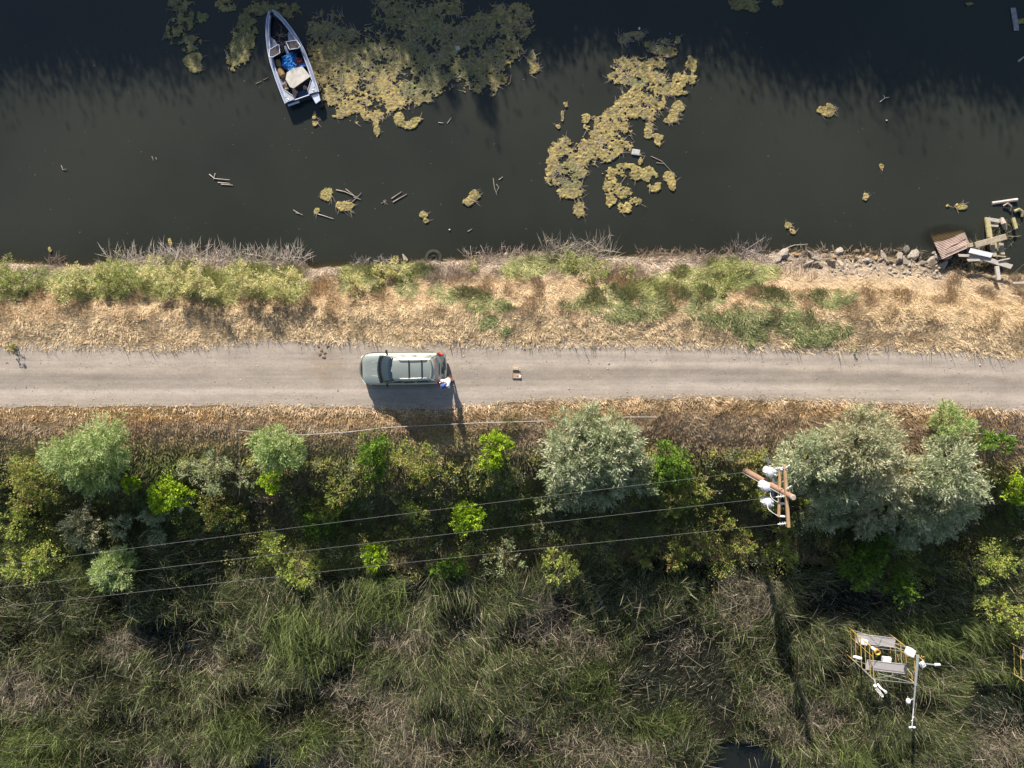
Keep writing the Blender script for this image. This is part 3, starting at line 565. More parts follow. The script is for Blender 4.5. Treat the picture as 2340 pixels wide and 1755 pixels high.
B = [
 ('willow', 'tree', 'pale green feathery willow at the left end of the slope, reaching up to the road', [(240, 999, 57, 1.7, .9), (160, 1044, 57, 1.5, .9), (215, 1074, 55, 1.0, .8), (255, 1049, 36, .9, .8)], 'willow'),
 ('willow', 'tree', 'round light green willow beside the white pipe corner on the slope', [(635, 1026, 53, 1.6, .9), (612, 1014, 32, 1.6), (655, 1044, 32, 1.3)], 'willow'),
 ('silver_tree', 'tree', 'large silver green tree right of the car shadow, below the road edge', [(1305, 1032, 80, 1.7, .75), (1403, 1022, 73, 1.7, .75), (1343, 982, 55, 1.5, .7), (1446, 1082, 50, 1.2, .8), (1305, 1107, 57, 1.0, .8), (1386, 1102, 55, 1.2, .8)], 'silver'),
 ('silver_tree', 'tree', 'silver green tree just right of the power pole top', [(1842, 1047, 73, 2.3, .75), (1812, 1082, 41, 2.0), (1902, 1112, 69, 2.2, .8), (1882, 1172, 55, 1.5, .8)], 'silver'),
 ('silver_tree', 'tree', 'tan tinged grey green tree in the middle of the right hand grove', [(1972, 1012, 84, 2.3, .75), (1942, 982, 46, 2.0), (2022, 1082, 73, 2.5, .8), (2012, 1142, 64, 2.3, .8), (1972, 1182, 46, 1.8)], 'tansil'),
 ('silver_tree', 'tree', 'pale silver tree at the right end of the grove by the frame edge', [(2162, 1072, 73, 2.6, .8), (2182, 1132, 59, 2.5, .8), (2112, 1142, 64, 2.6, .8), (2132, 1192, 50, 2.0), (2062, 1202, 46, 1.8)], 'silver'),
 ('silver_shrub', 'bush', 'silvery shrub with star shaped sprays left of the vertical white pipe', [(490, 1085, 48, 1.3, .6), (430, 1075, 22, 1.0, .5), (560, 1095, 20, .8, .5), (500, 1050, 25, 1.2, .5)], 'pale'),
 ('silver_shrub', 'bush', 'small silver shrub below the lime bush on the left', [(345, 1170, 24, 1.0, .5), (420, 1150, 16, 1.0)], 'silver'),
 ('silver_shrub', 'bush', 'pale green shrub lying among the reeds at lower left', [(265, 1298, 45, 1.9, .45), (240, 1315, 30, 1.8, .4)], 'willow'),
 ('silver_shrub', 'bush', 'faint silver shrub below the willow on the far left slope', [(270, 1200, 22, .9, .5), (360, 1225, 20, .9, .5)], 'silver'),
 ('lime_bush', 'bush', 'bright yellow green bush with a shaded underside, left of the silvery shrub', [(380, 1120, 36, 1.3, .9), (410, 1135, 28, 1.1), (372, 1150, 26, .9)], 'lime'),
 ('lime_bush', 'bush', 'small bright green bush between the willow and the yellow green bush', [(299, 1106, 21, .9)], 'lime'),
 ('lime_bush', 'bush', 'small round lime bush touching the foot of the round willow', [(622, 1096, 26, 1.0)], 'lime'),
 ('lime_bush', 'bush', 'lumpy lime bush right of the car shadow under the white pipe', [(1125, 1015, 26, 1.1), (1150, 1030, 25, 1.0), (1120, 1050, 28, .9), (1155, 1012, 15, 1.1)], 'lime'),
 ('lime_bush', 'bush', 'round lime bush below the upper power line', [(1065, 1184, 41, 1.2, .8)], 'lime'),
 ('lime_bush', 'bush', 'round lime bush by the lower power line left of centre', [(852, 1272, 30, 1.1, .8)], 'lime'),
 ('green_bush', 'bush', 'deep green bush against the right side of the large silver tree', [(1530, 1045, 40, 1.3), (1550, 1080, 34, 1.1), (1505, 1090, 30, .9), (1560, 1040, 20, 1.2)], 'green'),
 ('green_bush', 'bush', 'green bush with a pale top left of the car shadow', [(850, 1010, 34, 1.4), (875, 1040, 38, 1.2), (845, 1065, 30, .9)], 'green'),
 ('olive_bush', 'bush', 'olive and rust tinged bush touching the green one by the car shadow', [(945, 1045, 45, 1.3), (960, 1080, 28, 1.0), (990, 1060, 22, 1.0)], 'olive'),
 ('olive_bush', 'bush', 'olive bush with rusty tips under the left willow', [(65, 1090, 46, 1.3), (100, 1120, 34, 1.1), (50, 1130, 30, .9)], 'olive'),
 ('olive_bush', 'bush', 'olive green bush right of the bright yellow green bush', [(490, 1160, 42, 1.2), (530, 1175, 32, 1.1), (465, 1190, 26, .9)], 'olive'),
 ('olive_bush', 'bush', 'yellow topped bush crossed by the upper power line left of centre', [(770, 1120, 34, 1.4), (745, 1165, 36, 1.0)], 'olive'),
 ('green_bush', 'bush', 'dark green bush lowest in the cluster under the yellow topped bush', [(735, 1195, 36, .8), (765, 1170, 24, .8)], 'green'),
 ('olive_bush', 'bush', 'olive green bush under the deep green bush left of the power pole', [(1570, 1120, 40, 1.3), (1545, 1150, 34, 1.1), (1600, 1110, 24, 1.1)], 'olive'),
 ('olive_bush', 'bush', 'bush growing round the middle of the leaning looking power pole', [(1730, 1110, 34, 1.2), (1780, 1100, 30, 1.3), (1750, 1160, 30, 1.0)], 'olive'),
 ('green_bush', 'bush', 'green bush behind the crossarm ends of the power pole', [(1825, 1100, 36, 1.3), (1830, 1165, 32, 1.1)], 'olive'),
 ('yellow_bush', 'bush', 'pale yellow green sapling beneath the upper power line right of centre', [(1242, 1150, 20, 1.1), (1250, 1130, 14, 1.2)], 'pale'),
 ('yellow_bush', 'bush', 'thin star shaped sapling below the pale yellow green one', [(1240, 1222, 16, .9)], 'pale'),
 ('yellow_bush', 'bush', 'sparse yellow green sapling left of the round lime bush', [(955, 1172, 28, 1.1, .6), (935, 1165, 16, 1.0)], 'yellow'),
 ('yellow_bush', 'bush', 'branching yellow green bush below the upper line on the left', [(625, 1250, 30, 1.3), (650, 1285, 30, 1.2), (600, 1270, 22, 1.0)], 'yellow'),
 ('yellow_bush', 'bush', 'mossy yellow bush where the lower power line starts, left of centre', [(690, 1310, 34, 1.2), (715, 1290, 24, 1.0)], 'yellow'),
 ('yellow_bush', 'bush', 'pale leafy clump above the vertical reeds near the centre', [(1150, 1255, 24, 1.1, .6), (1160, 1285, 26, 1.1, .6), (1120, 1280, 14, .9)], 'pale'),
 ('yellow_bush', 'bush', 'yellow bush at the reed edge right of the pale leafy clump', [(1285, 1295, 36, 1.2), (1260, 1275, 20, 1.0)], 'yellow'),
 ('green_bush', 'bush', 'dark green bush at the reed edge below the round lime bushes', [(1035, 1292, 32, .9), (1010, 1300, 20, .8)], 'green'),
 ('yellow_bush', 'bush', 'tall yellow green bush at the far left edge above the reeds', [(30, 1195, 40, 1.3), (60, 1175, 26, 1.2)], 'yellow'),
 ('olive_bush', 'bush', 'yellow olive bush among the reeds near the left edge', [(50, 1290, 44, 1.8, .6), (95, 1270, 36, 1.7, .6)], 'yellow'),
 ('olive_bush', 'bush', 'greyish olive bush below the left willow and above the reeds', [(185, 1200, 42, 1.0, .6), (200, 1230, 30, .9, .6)], 'tansil'),
 ('yellow_bush', 'bush', 'low yellow green shrub above the right end of the grove', [(2165, 965, 38, .9, .6), (2200, 985, 24, .8, .6)], 'willow'),
 ('green_bush', 'bush', 'green shrub beside the white pipe at the right edge', [(2250, 1005, 28, .7), (2290, 1010, 24, .6)], 'green'),
 ('lime_bush', 'bush', 'bright green bush cut by the right edge of the frame', [(2330, 1125, 30, 1.2), (2325, 1090, 18, 1.0)], 'lime'),
 ('olive_bush', 'bush', 'yellow green bush in the dark hollow at the right', [(2275, 1270, 40, 1.5), (2250, 1300, 30, 1.3), (2310, 1290, 26, 1.2)], 'yellow'),
 ('olive_bush', 'bush', 'yellow green bush at the right edge among reeds above the second scaffold', [(2270, 1390, 36, 1.8, .7), (2315, 1410, 34, 1.8, .7)], 'yellow'),
 ('olive_bush', 'bush', 'olive shrub at the shaded lower rim of the grove', [(2110, 1205, 34, 1.1), (2050, 1190, 24, 1.1)], 'olive'),
 ('olive_bush', 'bush', 'small olive sapling under the middle of the grove', [(2075, 1232, 16, 1.1)], 'yellow'),
 ('green_bush', 'bush', 'leafy green shrub in deep shade below the grove', [(1960, 1300, 46, 1.0), (2060, 1340, 40, 1.0), (2010, 1260, 34, 1.0)], 'green'),
 ('olive_bush', 'bush', 'small olive sapling below the power pole crossarm', [(1805, 1275, 18, 1.2), (1790, 1250, 12, 1.0)], 'yellow'),
 ('green_bush', 'bush', 'tangle of green shrubs between the power pole and the reeds', [(1790, 1215, 30, .9), (1650, 1190, 26, 1.0), (1700, 1240, 26, .9)], 'olive'),
 ('roadside_weed', 'weed', 'single dark weed at the road edge in the far left', [(30, 791, 5, .35, 1.3)], 'olive'),
 ('roadside_weed', 'weed', 'small leafy weed on the upper road edge right of the box', [(1958, 792, 9, .2, .8)], 'bankg'),
 ('olive_bush', 'bush', 'olive shrub left of the power pole shadow below the lower line', [(1480, 1270, 26, 1.0), (1540, 1270, 34, 1.0), (1590, 1250, 24, 1.0)], 'olive'),
 ('green_bush', 'bush', 'big green bush on the canal bank under the grey dead canes', [(1340, 615, 30, .6, .7), (1375, 612, 24, .6, .7), (1300, 600, 28, .5, .6), (1370, 640, 22, .4)], 'bankg'),
 ('green_bush', 'bush', 'small bright green bush alone on the canal bank right of the big one', [(1432, 622, 20, .5)], 'bankg'),
 ('green_bush', 'bush', 'little green tuft at the canal edge left of centre', [(1070, 608, 13, .4), (1088, 595, 9, .4)], 'bankg'),
 ('green_bush', 'bush', 'green patchy shrub on the canal bank left of the rock pile', [(1650, 625, 32, .4, .6), (1690, 620, 26, .4, .6), (1640, 660, 24, .3, .6)], 'bankg'),
 ('bank_shrub', 'bush', 'green leafy shrub at the far left end of the canal bank', [(20, 625, 40, 1.26, 0.87), (70, 635, 34, 1.13, 0.87), (15, 650, 34, 0.99, 0.87)], 'bankg'),
 ('bank_shrub', 'bush', 'first yellow green shrub of the bank hedge, next to the green leafy one', [(150, 650, 36, 1.13, 0.87), (190, 640, 34, 1.26, 0.87)], 'bank'),
 ('bank_shrub', 'bush', 'dark bellied shrub of the bank hedge with green leaves on its water side', [(250, 635, 38, 1.46, 0.87), (290, 635, 34, 1.46, 0.87), (265, 605, 26, 1.39, 0.72)], 'bankg'),
 ('bank_shrub', 'bush', 'yellow shrub in the middle of the bank hedge behind dead canes', [(350, 625, 35, 1.84, 0.87), (395, 640, 31, 1.77, 0.87)], 'bank'),
 ('bank_shrub', 'bush', 'yellow green shrub of the bank hedge that bulges towards the road', [(450, 645, 33, 1.84, 0.87), (480, 660, 26, 1.64, 0.87), (430, 620, 29, 1.84, 0.87)], 'bank'),
 ('bank_shrub', 'bush', 'yellow green shrub second from the right end of the bank hedge', [(540, 635, 37, 1.91, 0.87), (580, 650, 31, 1.91, 0.87)], 'bank'),
 ('bank_shrub', 'bush', 'yellow green shrub at the right end of the bank hedge beside bare dry grass', [(640, 635, 35, 1.98, 0.87), (675, 650, 26, 1.91, 0.87), (610, 650, 27, 1.77, 0.87)], 'bank'),
 ('bank_shrub', 'bush', 'low yellow shrub on the canal edge above the car', [(870, 624, 26, 0.57, 0.72), (910, 616, 26, 0.57, 0.72)], 'bank'),
 ('bank_shrub', 'bush', 'drooping green yellow shrub above and left of the car', [(800, 643, 24, 1.09, 0.87), (815, 663, 18, 0.96, 0.87)], 'bank'),
]
for name, cat, lab, lobes, sty in B:
    plant(cat, name, lab, cat, lobes, sty, trunk_r=.09 if cat == 'tree' else .03, dens=1.0)

# trees on the far bank that shade the canal
def far_tree(x, y, ztop, r_, label, i):
    gz_ = float(ground_z(x, y)); h = ztop-gz_; T = thing('bank_tree', label, 'tree', (x, y, gz_), group='dense trees on the far bank of the canal')
    m = 9000; d = rng.normal(size=(m, 3)); d /= np.linalg.norm(d, axis=1, keepdims=True); rr = np.abs(rng.normal(.55, .26, m))
    P = np.stack([x+d[:, 0]*rr*r_, y+d[:, 1]*rr*r_*.8, gz_+h*.50+d[:, 2]*rr*h*.5], 1); P[:, 2] = np.maximum(P[:, 2], gz_)
    VV, q, cc = leaves(P, d+rng.normal(0, .6, (m, 3)), rng.uniform(.14, .27, m), rng.uniform(.08, .18, m), jitter((.07, .10, .03), m, .3))
    raw('crown', VV, q, None, M_leaf, parent=T, cols=cc)
    MB().tube([(x, y, gz_-.2), (x+.1, y, gz_+h*.4), (x, y+.1, gz_+h*.75)], [.2, .13, .05], 7).build('trunk', M_bark, T)
EDGE = np.array([(-300, 190), (0, 188), (300, 172), (600, 140), (900, 130), (1100, 140), (1300, 110), (1500, 100), (1700, 165), (1900, 215), (2340, 245), (2700, 250)], float)
ex, ey = at(EDGE[:, 0], EDGE[:, 1], WATER); tx = math.tan(-SUN_ROT)
for i, x_ in enumerate(np.arange(-46, 40, 1.9)):
    y_ = 31+.6*math.sin(i*2.3); yl_ = float(np.interp(x_+tx*14, ex, ey)); dy = y_-yl_
    zt = WATER+dy/math.cos(SUN_ROT)*math.tan(SUN_EL)
    extra = {18: 1.6, 19: 2.6, 21: 2.2}.get(i, 0)
    far_tree(float(x_)+.6*math.sin(i*5.1), y_, zt+.25*math.sin(i*1.7)+.2, 2.9+.5*math.sin(i*3.3), 'dense dark tree on the far bank whose shadow falls on the canal', i)
for i, (x_, e_) in enumerate([(-8.5, 1.7), (-6.6, 2.3), (-9.8, 1.2), (-5.2, 1.1)]):
    yl_ = float(np.interp(x_+tx*14, ex, ey)); zt = WATER+(31-yl_)/math.cos(SUN_ROT)*math.tan(SUN_EL)+e_; far_tree(x_, 31.5, zt, .8, 'slender taller tree among the dense trees of the far bank', i+60)

# ---------------------------------------------------------------- floating algae
def algae(name, label, ells, cell=.042, rag=.55, thr=0.0, green=None, sticks=0, kind=None, cat='algae', seed=1, group=None, hgt=.045, hole=1.6):
    E = np.array([(e[0], e[1], e[2], e[3]) for e in ells], float)
    x0, y1 = at(E[:, 0]-E[:, 2]*1.3-6, E[:, 1]-E[:, 3]*1.3-6, WATER); x1, y0 = at(E[:, 0]+E[:, 2]*1.3+6, E[:, 1]+E[:, 3]*1.3+6, WATER)
    X = np.arange(x0.min(), x1.max(), cell); Y = np.arange(y0.min(), y1.max(), cell); gx, gy = np.meshgrid(X, Y, indexing='ij')
    # warp
    wx = gx+.5*(fbm(gx, gy, .9, 3, seed)-.5); wy = gy+.5*(fbm(gx, gy, .9, 3, seed+3)-.5)
    px, py = px_of(wx, wy, WATER); m = np.full(px.shape, -9.)
    for a, b, c, d in E: m = np.maximum(m, 1-((px-a)/c)**2-((py-b)/d)**2)
    n = .6*(fbm(gx, gy, .42, 4, seed+1)-.5)+.25*(fbm(gx, gy, 1.6, 2, seed+2)-.5)+.3*(fbm(gx*.6+gy*.3, gy, .18, 3, seed+6)-.5)+(.42 if E.shape[0] > 4 else .2)*(vnoise(gx+.5*gy, gy*1.5, .085, seed)-.5)
    m = m*.9+rag*2*n-thr-(.25+.35*rag)*hole*sst(.50, .68, fbm(gx, gy, .30, 3, seed+5))*(E.shape[0] > 3)
    lump = np.abs(fbm(gx, gy, .16, 2, seed+4)-.5)*2; big = fbm(gx, gy, .5, 2, seed+5)
    z = WATER+.004+sst(0, .22, m)*(.02+hgt*(1-lump)**2+hgt*.7*big)
    ok = m > 0; kq = ok[:-1, :-1] & ok[1:, :-1] & ok[1:, 1:] & ok[:-1, 1:]
    nx, ny = gx.shape; i, j = np.meshgrid(np.arange(nx-1), np.arange(ny-1), indexing='ij'); b = i*ny+j
    q = np.stack([b, b+ny, b+ny+1, b+1], -1)[kq]
    z = np.where(ok, z, WATER-.02)
    px0, py0 = px_of(gx, gy, WATER); crack = np.abs(fbm(gx+gy*.4, gy*1.6, .35, 3, seed+7)-.5)*2
    g = fbm(gx, gy, .8, 3, seed+2); gm = np.full(g.shape, 0.)
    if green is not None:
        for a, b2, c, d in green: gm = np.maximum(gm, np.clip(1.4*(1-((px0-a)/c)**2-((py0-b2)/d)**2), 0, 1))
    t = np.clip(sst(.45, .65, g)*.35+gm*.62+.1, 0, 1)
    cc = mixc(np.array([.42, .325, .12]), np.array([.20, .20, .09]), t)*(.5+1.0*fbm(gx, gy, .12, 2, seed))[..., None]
    cc = mixc(cc, np.array([.09, .085, .04]), sst(.55, .95, lump)*.5)
    cc = mixc(cc, np.array([.16, .125, .06]), (1-sst(.03, .16, crack))*.8)
    used, inv = np.unique(q, return_inverse=True)
    VV = np.stack([gx, gy, z], -1).reshape(-1, 3)[used]; cc = cc.reshape(-1, 3)[used]; q = inv.reshape(-1, 4)
    loc = (float(gx[ok].mean()), float(gy[ok].mean()), WATER)
    T = raw(name, VV, q, None, M_algae, cols=cc, loc=loc, smooth=False)
    tag(T, label, cat, group, kind)
    if sticks:
        idx = rng.choice(len(VV), sticks); p = VV[idx].copy(); p[:, 2] = WATER+.05+rng.random(sticks)*.05
        a_ = rng.normal(.35, .9, sticks)+2.5*(fbm(p[:, 0], p[:, 1], 1.2, 1, 4)-.5)*2
        D = np.stack([np.cos(a_), np.sin(a_), rng.normal(0, .05, sticks)], 1)
        V2, q2, t2, c2, _ = ribbons(p, D, rng.uniform(.12, .55, sticks), rng.uniform(.014, .03, sticks), rng.uniform(0, .1, sticks), jitter((.42, .34, .29), sticks, .3), 3)
        s_ = raw('dead_stalks', V2-np.array(loc), q2, t2, M_blade, cols=c2, parent=T, world=False); s_['kind'] = 'stuff'
    return T
algae('algae_mat', 'large olive and yellow algae mat floating right of the moored boat', [
    (740, 60, 45, 40), (775, 110, 75, 70), (840, 130, 90, 70), (730, 150, 35, 60), (800, 190, 85, 50), (770, 215, 55, 30), (815, 245, 50, 32), (850, 262, 28, 18), (780, 262, 22, 14),
    (900, 30, 60, 45), (960, 60, 60, 60), (1010, 20, 50, 30), (930, 120, 60, 60), (1000, 110, 60, 70), (1060, 80, 60, 45), (1110, 60, 45, 35), (1150, 40, 40, 30), (1170, 62, 48, 38), (1190, 30, 30, 26),
    (880, 190, 50, 55), (940, 200, 60, 50), (905, 235, 30, 26), (1010, 180, 50, 40), (1060, 160, 60, 45), (1100, 150, 55, 45), (1145, 120, 45, 40), (1090, 200, 45, 26), (1120, 185, 40, 26), (980, 205, 40, 25), (1170, 105, 30, 25)],
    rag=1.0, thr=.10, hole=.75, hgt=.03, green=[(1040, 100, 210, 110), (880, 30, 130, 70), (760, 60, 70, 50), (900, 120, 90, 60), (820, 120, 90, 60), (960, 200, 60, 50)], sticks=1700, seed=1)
algae('algae_mat', 'small curved algae piece below the large mat', [(912, 270, 14, 16), (930, 284, 22, 9), (950, 275, 14, 8)], sticks=6, seed=3, rag=.3)
algae('algae_mat', 'thin strip of algae and twigs under the bottom tip of the large mat', [(860, 280, 9, 12), (862, 298, 8, 16)], sticks=10, seed=4, rag=.35)
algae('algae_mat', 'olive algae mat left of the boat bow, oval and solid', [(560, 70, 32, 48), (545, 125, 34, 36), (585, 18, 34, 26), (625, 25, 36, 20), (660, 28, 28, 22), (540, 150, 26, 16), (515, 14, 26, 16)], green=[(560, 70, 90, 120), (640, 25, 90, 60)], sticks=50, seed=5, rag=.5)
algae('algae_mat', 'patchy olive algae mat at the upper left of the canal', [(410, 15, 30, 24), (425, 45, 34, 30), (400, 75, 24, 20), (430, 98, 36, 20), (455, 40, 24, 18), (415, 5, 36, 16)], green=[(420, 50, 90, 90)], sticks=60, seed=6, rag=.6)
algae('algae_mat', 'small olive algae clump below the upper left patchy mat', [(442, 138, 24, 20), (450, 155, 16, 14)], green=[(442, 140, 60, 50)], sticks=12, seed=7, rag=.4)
algae('algae_mat', 'yellow tipped algae bundle just right of the large mat', [(1215, 135, 14, 20), (1222, 160, 13, 14)], green=[(1212, 130, 14, 16)], sticks=36, seed=8, rag=.4)
algae('algae_mat', 'bright yellow algae mat in the middle of the canal, long and ragged', [
    (1428, 150, 34, 20), (1470, 165, 46, 26), (1500, 150, 30, 20), (1420, 178, 34, 22), (1455, 190, 46, 20), (1500, 185, 28, 20), (1445, 220, 34, 26), (1425, 238, 26, 20), (1495, 235, 30, 22), (1505, 205, 26, 18), (1515, 122, 36, 16), (1490, 108, 24, 12),
    (1490, 265, 20, 26), (1482, 295, 13, 28), (1460, 258, 32, 16), (1410, 262, 30, 20), (1395, 290, 46, 34), (1410, 325, 34, 34), (1360, 320, 42, 36), (1335, 345, 36, 22), (1310, 350, 30, 16), (1385, 350, 36, 16), (1345, 290, 12, 10), (1430, 335, 20, 16),
    (1280, 330, 26, 16), (1270, 365, 24, 42), (1262, 395, 18, 26), (1310, 385, 36, 26), (1330, 370, 26, 20), (1300, 420, 32, 22), (1290, 440, 28, 16), (1320, 445, 24, 18), (1325, 478, 14, 24), (1352, 365, 14, 14), (1385, 366, 16, 8)],
    rag=.8, thr=.0, hole=1.1, green=[(1300, 400, 34, 50), (1490, 110, 50, 22), (1450, 185, 30, 12)], sticks=900, seed=2)
algae('algae_mat', 'hook shaped yellow algae piece at the upper right of the long mat', [(1578, 145, 15, 22), (1565, 178, 30, 16), (1545, 200, 20, 18), (1545, 212, 26, 9)], sticks=30, seed=3, rag=.3)
algae('algae_mat', 'yellow algae spike with dead stalks right of the long mat', [(1550, 245, 15, 14), (1540, 265, 13, 18), (1527, 276, 9, 6)], sticks=40, seed=4, rag=.3)
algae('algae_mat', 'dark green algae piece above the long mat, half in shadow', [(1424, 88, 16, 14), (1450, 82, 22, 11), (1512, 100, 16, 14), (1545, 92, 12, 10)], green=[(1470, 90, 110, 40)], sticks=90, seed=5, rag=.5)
algae('algae_mat', 'three pronged yellow algae mat below the long one', [(1402, 395, 22, 18), (1398, 425, 24, 28), (1392, 450, 13, 24), (1425, 385, 26, 9), (1460, 398, 26, 16), (1482, 402, 22, 20), (1492, 430, 16, 11), (1425, 440, 22, 20), (1428, 470, 20, 22), (1455, 462, 14, 9), (1405, 400, 30, 14)], sticks=40, seed=6, rag=.45)
algae('algae_mat', 'small yellow algae piece right of the three pronged mat', [(1530, 405, 12, 14), (1533, 413, 9, 14), (1534, 420, 10, 14)], sticks=10, seed=7, rag=.3)
algae('algae_mat', 'small yellow algae piece on the right between the long and the three pronged mats', [(1505, 318, 20, 8), (1500, 332, 10, 13), (1460, 352, 9, 7), (1466, 368, 7, 16)], sticks=12, seed=8, rag=.35)
algae('algae_mat', 'algae sprig on a twig at the upper left of the long mat', [(1292, 236, 9, 8), (1285, 265, 5, 22), (1275, 292, 7, 6), (1336, 268, 12, 14)], sticks=14, seed=1, rag=.3)
for a in [('roundest small algae clump, left of the pair nearest the bank', [(745, 446, 15, 14)], 6), ('wide small algae clump with driftwood, right of the pair nearest the bank', [(790, 472, 23, 12), (778, 476, 10, 10)], 10), ('little pyramid shaped algae scrap at the left end of the small clumps', [(722, 484, 9, 7)], 3),
          ('algae clump with a brushy end, alone above the bank in mid frame', [(1086, 442, 12, 12), (1078, 458, 14, 14)], 16), ('tiny curved algae scrap between the driftwood and the brushy clump', [(968, 489, 8, 9), (973, 503, 6, 6)], 3),
          ('leaf shaped algae scrap with twigs on open water at the right', [(1875, 253, 13, 10), (1893, 252, 12, 16), (1888, 262, 12, 8)], 20), ('tiny yellow algae dot on open water at the right', [(2013, 386, 6, 8)], 2),
          ('small olive algae scrap with twigs above the rock pile', [(1800, 515, 9, 9), (1808, 528, 8, 7)], 10), ('small algae scrap left of the broken jetty', [(1976, 450, 9, 9)], 4), ('algae scrap with a tail beside the broken jetty', [(2195, 472, 14, 9), (2163, 472, 6, 5)], 5),
          ('narrow algae scrap under the stern of the boat', [(722, 262, 6, 12), (722, 282, 8, 9)], 6), ('green algae patch cut by the top edge of the frame', [(1700, 8, 34, 16), (1780, 2, 12, 10), (1725, 22, 14, 10)], 20), ('faint algae scrap at the top edge near the right corner', [(2215, 8, 10, 6)], 4),
          ('algae dot right of the plank in the top right corner', [(2334, 52, 10, 6)], 0), ('small yellow algae dot off the hedge by the bank', [(388, 553, 6, 6)], 0), ('small yellow algae dot off the left end of the bank', [(117, 575, 5, 6)], 0)]:
    algae('algae_clump', a[0], a[1], cell=.035, rag=.7, thr=-.1, sticks=a[2], seed=random.randint(1, 8), group='small algae clumps on the open canal', hgt=.04,
          green=[(1700, 8, 90, 60)] if 'green' in a[0] else None)
# driftwood bundles
M_drift = mat('driftwood', (.42, .34, .28), .9, 0, .25, 9, .3)
M_paledrift = mat('pale_driftwood', (.55, .48, .42), .9, 0, .2, 9, .3)
def drift(label, segs, r=.025, m=M_drift, z=WATER+.03, name='driftwood'):
    mb = MB()
    for s_ in segs:
        pts = [V(p[0], p[1], z+.02*i) for i, p in enumerate(s_)]; mb.tube(pts, [r]+[r*.8]*(len(pts)-2)+[r*.4], 6)
    c = V(segs[0][0][0], segs[0][0][1], WATER); return tag(mb.build(name, m, loc=c), label, 'driftwood', 'driftwood floating on the canal')
drift('bundle of pale reed stems left of the small algae clumps', [[(478, 398), (490, 408), (525, 411)], [(498, 417), (526, 419)], [(505, 421), (532, 423)], [(492, 396), (488, 410)]], .03, M_paledrift)
drift('short pair of sticks at the far left of the small clumps', [[(670, 480), (692, 492)], [(676, 486), (690, 490)]])
drift('long pale stick ending under the pyramid shaped algae scrap', [[(720, 487), (762, 500)]], .03, M_paledrift)
drift('bent branch and stub above the wide algae clump', [[(768, 434), (788, 438), (815, 450)], [(790, 432), (808, 446)], [(808, 450), (824, 456)]], .035)
drift('forked twig bundle crossing the wide algae clump', [[(795, 470), (815, 452), (826, 440)], [(785, 462), (802, 457)], [(792, 476), (808, 487)]])
drift('two parallel sticks right of the wide algae clump', [[(895, 454), (918, 438)], [(898, 462), (930, 443)]], .035)
drift('small knot of crossed twigs left of the two parallel sticks', [[(871, 465), (884, 458)], [(876, 458), (886, 468)], [(880, 456), (879, 468)]], .015)
drift('upright feathery stick above the brushy algae clump', [[(1127, 407), (1130, 430), (1136, 446)], [(1134, 421), (1140, 428), (1134, 440)]], .02)
drift('lone pale stick at the tip of the feathery stick', [[(1140, 411), (1149, 404)]], .025, M_paledrift)
drift('thin twig below the brushy algae clump', [[(1069, 529), (1079, 523)]], .02, M_paledrift)
drift('dark stick left of the boat stern', [[(585, 191), (598, 185)], [(602, 183), (614, 176)]], .02)
drift('Y shaped pale twig in the shadowed water at upper right', [[(2011, 233), (2022, 224), (2032, 222)], [(2022, 224), (2019, 217)]], .025, M_paledrift)
drift('pale stick cut by the right edge of the frame', [[(2327, 140), (2345, 126)]], .06, M_paledrift)
drift('thin long twigs right of the three pronged algae mat', [[(1487, 357), (1512, 368), (1546, 404)], [(1500, 372), (1520, 374)]], .02)
drift('pale short stick between the boat and the long algae mat', [[(1002, 280), (1013, 281)]], .025, M_paledrift)
drift('small bright chip of reed right of the short stick', [[(1022, 282), (1031, 269)]], .018, M_paledrift)
drift('tiny dark twigs in the open water at left', [[(347, 357), (351, 367)], [(356, 360), (358, 365)]], .02)
drift('tiny half sunk branch at the far left of the canal', [[(140, 378), (144, 388), (152, 386)]], .025)
drift('long curved cane lying off the rock pile', [[(1797, 567), (1815, 560), (1846, 558)]], .022, M_paledrift)
drift('twigs hanging over the water near the sunken tyre', [[(1060, 568), (1075, 590)], [(1075, 562), (1078, 592)], [(1098, 560), (1110, 585)]], .02, M_drift, WATER+.3)
# litter
M_white = mat('white_paint', (.75, .75, .74), .5, 0, .05, 4); M_blue = mat('blue_tarp', (.02, .20, .55), .55, 0, .3, 5, .5)
def litter(label, px, py, sx, sy, a, m, sh='box', z=WATER):
    mb = MB(); c = V(px, py, z+.05)
    if sh == 'box':
        mb.box(c, (sx, sy, .09), rotz(a), .02); mb.box(c+Vector((0, 0, .047)), (sx*.7, sy*.7, .012), rotz(a), .003)
    else: mb.ball(c, sx/2, 10, (1, sy/sx, .8)); mb.tube([c, c+Vector((sx*.6*math.cos(a), sx*.6*math.sin(a), 0))], [.04, .02], 7)
    return tag(mb.build('floating_litter', m, loc=c-Vector((0, 0, .05))), label, 'litter', 'litter floating on the canal')
M_litgrey = mat('dirty_white_plastic', (.5, .5, .47), .5, 0, .2, 8)
litter('pale square piece of foam in the shadowed part of the large algae mat', 1046, 110, .26, .24, .2, M_litgrey)
litter('grey rectangular plastic tray beside the long algae mat', 1453, 348, .50, .34, -.15, M_litgrey)
litter('small white bottle above the long algae mat', 1461, 65, .13, .18, 1.3, M_white, 'b')
litter('tiny blue cap right of the small white bottle', 1530, 77, .1, .1, 0, M_blue, 'b')
litter('tiny white scrap on open water near the right edge of the frame', 2026, 275, .1, .08, 0, M_white, 'b')
litter('tiny white speck on open water right of the curved algae scrap', 1027, 525, .09, .1, 0, M_white, 'b')
x, y = at(rng.uniform(30, 2330, 240), rng.uniform(60, 540, 240), WATER); m = 240
P = np.stack([x, y, np.full(m, WATER+.012)], 1); a_ = rng.random(m)*6.28
